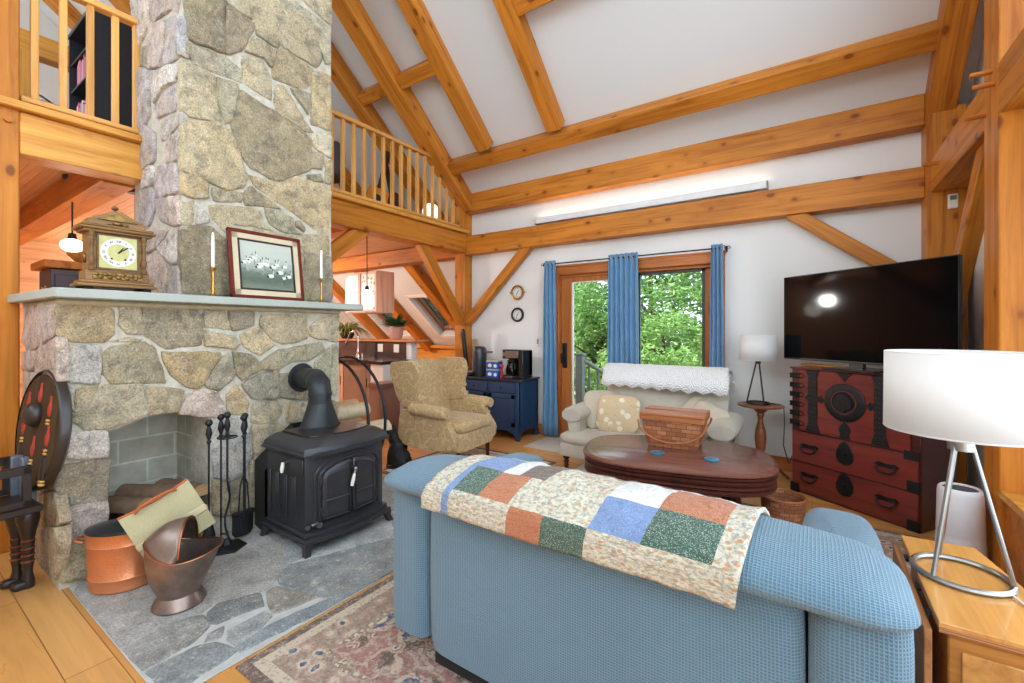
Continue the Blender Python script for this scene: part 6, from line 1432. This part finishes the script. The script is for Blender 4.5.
b.sph((0, -.303, 1.58), .02, 10, (1, .2, 1.6)); b.done('painted_flower', plain('flower_yellow', (214, 158, 70), .5), dc)
t = thing('wooden_bowl', 'shallow wooden bowl on top of the dark cupboard', 'bowl', (-4.62, 1.02, 1.80)); B().lathe([(.06, 0), (.09, .02), (.13, .065), (.135, .08), (.127, .08), (.085, .03), (1e-4, .02)], seg=28).done('bowl', wood('bowl_wood', (206, 140, 64), (172, 102, 40), 0, 0, .35), t)

# ------------------------------------------------------------------ loft
bc = thing('bookcase', 'tall black bookcase in the loft left of the chimney', 'bookcase', (-5.9, 1.43, 2.62))
BKC = plain('black_bookcase', (38, 40, 46), .4)
B().bx(-.42, -.40, -.2, .2, 0, 1.68).bx(-.42, .42, .18, .2, 0, 1.68).done('carcass', BKC, bc); B().bx(.395, .42, -.2, .2, 0, 1.68, .003).done('side_panel', BKC, bc); B().bx(-.43, .43, -.21, .21, 1.66, 1.70, .004).done('bookcase_top', BKC, bc)
for z in (.06, .68, 1.12, 1.40): B().bx(-.40, .395, -.19, .18, z - .02, z, .002).done('shelf', BKC, bc)
rr = random.Random(11); x = .38; k = 0
tones = [(198, 60, 78), (226, 196, 196), (158, 44, 60), (210, 120, 140), (90, 70, 110), (222, 210, 196), (180, 60, 60), (120, 140, 170), (200, 90, 110)]
for z in (.68, 1.12, .06):
    x = .385
    while x > -.2 and k < 40:
        w = rr.uniform(.02, .042); h = rr.uniform(.19, .27); c = tones[k % len(tones)]; nm = 'book_%d_%d_%d' % c
        o = B().bx(-w / 2 + .001, w / 2 - .001, -.08, .08, 0, h, .002).done('book', bpy.data.materials.get(nm) or plain(nm, c, .5)); o.location = (-5.9 + x - w / 2, 1.43 - .10, 2.62 + z); k += 1
        tag(o, 'book standing in the black loft bookcase', 'book', 'books in the loft bookcase'); x -= w
beam('beam', (-6.6, -1.0, 4.20), (-6.6, 1.40, 4.20), .16, .22, 'collar beam across the loft left of the chimney', PINE_L)
vbox('post', -6.68, -6.52, .86, 1.0, 2.62, 4.1, 'loft post behind the short railing', PINE_L)
st(B().bx(-6.9, -6.8, .9, 2.3, 2.62, 3.75), 'wall_loft', plain('loft_panel_grey', (186, 174, 164), .8), 'low grey wall in the loft', 'wall')
t = thing('office_chair', 'dark round backed chair in the loft beside the chimney', 'chair', (-4.75, 3.12, 2.62), rz=.5)
B().soft((0, .02, .70), (.44, .09, .46), 2.6, 2.6).done('backrest', plain('dark_leather', (58, 50, 50), .5), t); B().soft((0, -.2, .43), (.46, .44, .09), 4, 3).done('seat', bpy.data.materials['dark_leather'], t); B().cyl((0, -.15, .06), (0, -.15, .42), .03).tube([(0, .0, .40), (0, .06, .55)], .02, 6).done('column', BLACK, t)
for k in range(5): a = 2 * PI * k / 5; B().tube([(0, -.15, .09), (.26 * math.cos(a), -.15 + .26 * math.sin(a), .03)], .02, 6, r1=.014).done('leg', BLACK, t)
def guitar(label, loc, rot, cb_, name='guitar'):
    t = thing(name, label, 'guitar', loc, rot=rot)
    out = [(.0, 0), (.12, .02), (.185, .12), (.17, .22), (.115, .29), (.13, .36), (.125, .43), (.05, .47), (0, .475)]
    P = smooth_poly(out + [(-x, y) for x, y in reversed(out[1:-1])], 2, .2)
    B().prism(P, -.045, .045, 'y', .006).done('body', cb_, t); B().bx(-.028, .028, -.055, -.02, .44, .86, .004).done('neck', DARKLEG, t); B().bx(-.038, .038, -.045, -.02, .86, 1.0, .004).done('headstock', DARKLEG, t)
    B().lathe([(.05, -.047), (1e-4, -.048)], (0, 0, .30), 24, axis='y', cap=False).done('sound_hole', INK, t); B().bx(-.07, .07, -.056, -.044, .12, .145, .003).done('bridge', DARKLEG, t)
guitar('honey coloured guitar leaning in the loft behind the rail', (-4.42, 3.50, 2.625), (math.radians(-14), math.radians(14), math.radians(60)), wood('guitar_honey', (216, 144, 62), (186, 110, 40), 2, 0, .25))
guitar('dark brown guitar leaning in the loft near the corner', (-4.45, 3.92, 2.625), (math.radians(-12), math.radians(-6), math.radians(70)), wood('guitar_brown', (112, 66, 38), (80, 44, 24), 2, 0, .25))
t = thing('globe_lamp', 'white paper globe lamp at the end of the loft', 'lamp', (-4.27, 4.36, 2.625)); B().sph((0, 0, .27), .115, 22).done('paper_shade', emit('paper_glow', (255, 246, 230), .8), t); B().cyl((0, 0, 0), (0, 0, .16), .05).done('base', BLACK, t)  # glow added so the globe stays bright in the dim loft

# ------------------------------------------------------------------ log hoop, cat, hall chair
HX, HZ, HR = -3.455, .545, .515
t = thing('log_hoop', 'black iron log hoop standing right of the stone fireplace', 'log hoop', (HX, 2.40, 0))
for y in (-.10, .07): B().tube([(HR * math.sin(a), y, HZ + HR * math.cos(a)) for a in [2 * PI * k / 48 for k in range(48)]], .0125, 8, True).done('hoop', BLACK, t)
B().cyl((-.12, -.1, .05), (-.12, .07, .05), .01, seg=8).cyl((.12, -.1, .05), (.12, .07, .05), .01, seg=8).bx(-.2, .2, -.14, -.08, 0, .03, .003).bx(-.2, .2, .05, .11, 0, .03, .003).done('foot_rack', BLACK, t)
PB = plain('pale_bark', (222, 204, 168), .85, 0, .15, 18, .5)
hl = [('pale split log at the bottom left of the log hoop', -.16, .12, .06), ('pale split log at the bottom middle of the log hoop', .0, .10, .07), ('pale split log at the bottom right of the log hoop', .16, .13, .06), ('pale log in the second layer, left, of the log hoop', -.26, .24, .065), ('pale log in the second layer, middle, of the log hoop', -.06, .235, .07), ('pale log in the second layer, right, of the log hoop', .20, .25, .07), ('pale log in the third layer, left, of the log hoop', -.28, .37, .06), ('pale log in the third layer, middle, of the log hoop', -.10, .37, .065), ('pale log in the third layer, right, of the log hoop', .06, .36, .06), ('thick pale log at the right edge of the log hoop', .30, .385, .085), ('pale log on top of the stack in the log hoop', .10, .50, .065), ('yellow split log lying highest in the log hoop', -.12, .505, .06)]
for k, (lab, x, z, r) in enumerate(hl):
    o = log(lab, (HX + x, 2.40 + (.03 if k % 2 else -.02), z * 1.17), .44, r, PI / 2, k % 3 == 0, 0, 'logs in the log hoop')
    for c in o.children: c.data.materials[0] = PB if k != 11 else CUTX
CATM = plain('black_fur', (22, 21, 22), .7, 0, .1, 40, .3)
t = thing('cat', 'black cat sitting between the log hoop and the armchair', 'cat', (-3.225, 2.88, .0095), rz=math.radians(205)); t.scale = (.92, .92, .92)
b = B()
for c, r, s_ in (((0, 0, .10), .10, (1.15, .95, .95)), ((.03, 0, .19), .085, (1, .9, 1.2)), ((.065, 0, .285), .06, (.95, .95, 1.2)), ((.095, 0, .365), .056, (1.05, .95, .95)), ((.145, 0, .352), .026, (1, .9, .8)), ((-.02, .07, .06), .06, (1.4, .6, 1)), ((-.02, -.07, .06), .06, (1.4, .6, 1)), ((.06, .08, .02), .024, (1.8, .9, .8)), ((.06, -.08, .02), .024, (1.8, .9, .8))): b.sph(c, r, 16, s_)
for s in (-1, 1):
    b.tube([(.06, s * .04, .22), (.095, s * .042, .12), (.10, s * .042, .02), (.125, s * .042, .014)], [.036, .026, .02, .02], 8)
    b.tube([(.085, s * .03, .40), (.08, s * .037, .445)], .024, 6, r1=.004)
b.tube([(-.10, .0, .05), (-.15, .06, .025), (-.12, .14, .02), (-.03, .16, .018)], [.026, .022, .019, .012], 8)
o = b.done('body', CATM, t); m = o.modifiers.new('r', 'REMESH'); m.mode = 'VOXEL'; m.voxel_size = .008; m.use_smooth_shade = True; m = o.modifiers.new('sm', 'SMOOTH'); m.factor = .5; m.iterations = 4
eb = B()
for s in (-1, 1): eb.sph((.146, s * .022, .375), .0075, 8)
for s, nm in ((-1, 0), (1, 1)): B().sph((.143, s * .024, .376), .008, 10).done('eye', plain('cat_eye', (170, 160, 70), .2) if nm == 0 else bpy.data.materials['cat_eye'], t)
eb.bm.free()
hcx = thing('hall_chair', 'dark carved chair with a painted round back beside the fireplace', 'chair', (-3.22, .475, 0), rz=math.radians(5))
# local +x runs across the back, -y is the front
DKC = plain('dark_carved_wood', (52, 42, 36), .35, 0, .2, 10); BRD = wood('back_board', (78, 58, 36), (56, 40, 26), 2, 0, .9, 1.6); GRP = plain('grey_carved_post', (112, 120, 130), .4, 0, .15, 40, .4); RDP = plain('red_paint', (176, 52, 34), .6); GDP = plain('gold_paint', (206, 164, 84), .4)
LEGP = [(.030, 0), (.036, .012), (.034, .04), (.024, .075), (.026, .10), (.032, .13), (.026, .135), (.033, .16), (.027, .165), (.034, .195), (.028, .20), (.036, .235), (.030, .24), (.046, .30), (.060, .345), (.056, .385), (.03, .415)]
for k, (x, y) in enumerate(((-.06, .02), (-.14, .0), (-.15, -.36), (.13, -.36))):
    L = B().lathe([(r * .74, z) for r, z in LEGP], (x, y, 0), 16).soft((x, y - .02, .022), (.048, .085, .044), 3, 3, 14).done('leg', DKC, hcx)
    for z in (.135, .165, .20, .24, .415): B().lathe([(.023, z - .006), (.0275, z), (.023, z + .006)], (x, y, 0), 14, cap=False).done('leg_ring', bpy.data.materials.get('ring_brown') or plain('ring_brown', (128, 62, 36), .4), L)
B().bx(-.085, -.035, -.005, .045, .43, .66, .004).done('carved_post', GRP, hcx); B().bx(-.165, -.115, -.025, .025, .43, .66, .004).done('carved_post', GRP, hcx)
b = B().bx(-.16, .16, -.40, .02, .43, .465, .006); b.done('seat', DKC, hcx)
for s in (-1, 1):
    b = B(); b.bx(s * .15 - .012, s * .15 + .012, -.38, -.02, .62, .66, .003).bx(s * .15 - .012, s * .15 + .012, -.38, -.02, .47, .50, .003)
    for q in range(4): b.bx(s * .15 - .012, s * .15 + .012, -.38 + .11 * q, -.35 + .11 * q, .47, .66, .002)
    b.done('arm_panel', DKC, hcx)
bk2 = B().lathe([(.29, -.022), (.30, -.012), (.30, .015), (.28, .028), (1e-4, .029)], (0, 0, 0), 44, axis='y', cap=False)
LB = Matrix.Translation((-.0, .055, .80)) @ Matrix.Rotation(math.radians(-6), 4, 'X')
def lb(b, name, m, par): b.bm.transform(LB); return b.done(name, m, par, angle=50)
back = lb(bk2, 'back_rim', DKC, hcx)
lb(B().lathe([(.275, -.016), (.27, -.022), (1e-4, -.022)], (0, 0, 0), 40, axis='y', cap=False), 'back_board', BRD, back)
SPI = [(0, .175, 0), (-.15, .12, .0), (.15, .12, 0), (-.17, .0, 1), (.17, -.02, 1), (.0, -.09, 0)]
r_, g_, k_ = B(), B(), B()
for x, z, dk_ in SPI:
    r_.lathe([(.006, -.044), (.015, -.03), (.019, 0), (.012, .022), (.009, .04), (.012, .052), (1e-4, .06)], (x, -.022, z), 12, sy=.5)
    for q in (-.062, -.078): g_.lathe([(.015, q - .005), (.020, q), (.015, q + .005)], (x, -.022, z), 12, sy=.5)
    if dk_:
        k_.lathe([(.020, -.20), (.024, -.15), (.020, -.09)], (x, -.022, z), 12, sy=.5)
        for q in (-.207, -.223): g_.lathe([(.020, q - .006), (.026, q), (.020, q + .006)], (x, -.022, z), 12, sy=.5)
k_.lathe([(.06, -.022), (.064, -.04), (.05, -.062), (.025, -.075), (1e-4, -.078)], (-.005, 0, .075), 20, axis='y', cap=False); g_.sph((0, -.022, -.19), .016, 10, (1, .4, 2.6))
for q, nm, m in ((r_, 'red_spindle', RDP), (g_, 'gold_band', GDP), (k_, 'dark_boss', DKC)): o = lb(q, nm, m, back); o['kind'] = 'stuff'
# ------------------------------------------------------------------ camera, light
cam = bpy.data.cameras.new('camera'); co = bpy.data.objects.new('camera', cam); COL.objects.link(co); scene.camera = co
cam.sensor_width = 36; cam.lens = 444 / 1024 * 36; cam.clip_start = .02; cam.clip_end = 200
cam.shift_y = -11.5 / 1024
co.location = (0, 0, 1.3); co.rotation_euler = (PI / 2, 0, math.atan(300 / 444))
w = bpy.data.worlds.new('sky'); scene.world = w; w.use_nodes = True; nt = w.node_tree; nt.nodes.clear()
o_ = nt.nodes.new('ShaderNodeOutputWorld'); bg = nt.nodes.new('ShaderNodeBackground'); tc = nt.nodes.new('ShaderNodeTexCoord'); sx = nt.nodes.new('ShaderNodeSeparateXYZ'); rp = nt.nodes.new('ShaderNodeValToRGB')
nt.links.new(tc.outputs['Generated'], sx.inputs[0]); mr = nt.nodes.new('ShaderNodeMapRange'); mr.inputs[1].default_value = -1; nt.links.new(sx.outputs[2], mr.inputs[0]); nt.links.new(mr.outputs[0], rp.inputs[0])
cr = rp.color_ramp; cr.elements[0].position = .40; cr.elements[0].color = (.66, .78, .88, 1); cr.elements[1].position = .52; cr.elements[1].color = (.80, .96, 1.10, 1)
e = cr.elements.new(.9); e.color = (.72, .88, 1.06, 1)
nt.links.new(rp.outputs[0], bg.inputs[0]); bg.inputs[1].default_value = 2.0; nt.links.new(bg.outputs[0], o_.inputs[0])
def lamp(kind, name, loc, energy, color=(1, 1, 1), size=.1, rot=None):
    l = bpy.data.lights.new(name, kind); l.energy = energy; l.color = color
    if kind == 'POINT': l.shadow_soft_size = size
    elif kind == 'SUN': l.angle = size
    o = bpy.data.objects.new(name, l); COL.objects.link(o); o.location = loc
    if rot: o.rotation_euler = rot
    return o

lamp('SUN', 'sun', (8, -4, 12), 3.4, (1, .96, .9), .02, Vector((.62, .28, -.73)).to_track_quat('-Z', 'Y').to_euler())
for p, e in (((-4.63, 3.6, 1.64), 3), ((-4.96, .985, 1.89), 1.6), ((-5.0, 1.4, 1.75), 1.2), ((-7.7, 2.9, 1.96), 150)): lamp('POINT', 'pendant_light', p, e, (1, .98, .95), .12)  # the mid-kitchen entry is added fill light, far stronger than the others
scene.view_settings.view_transform = 'Standard'; scene.view_settings.look = 'None'; scene.view_settings.gamma = 1; scene.view_settings.use_curve_mapping = False
scene.view_settings.exposure = 1.2
scene.cycles.use_denoising = True; scene.cycles.max_bounces = 8; scene.cycles.diffuse_bounces = 4; scene.cycles.transparent_max_bounces = 12; scene.cycles.caustics_reflective = False; scene.cycles.caustics_refractive = False; scene.cycles.sample_clamp_indirect = 6
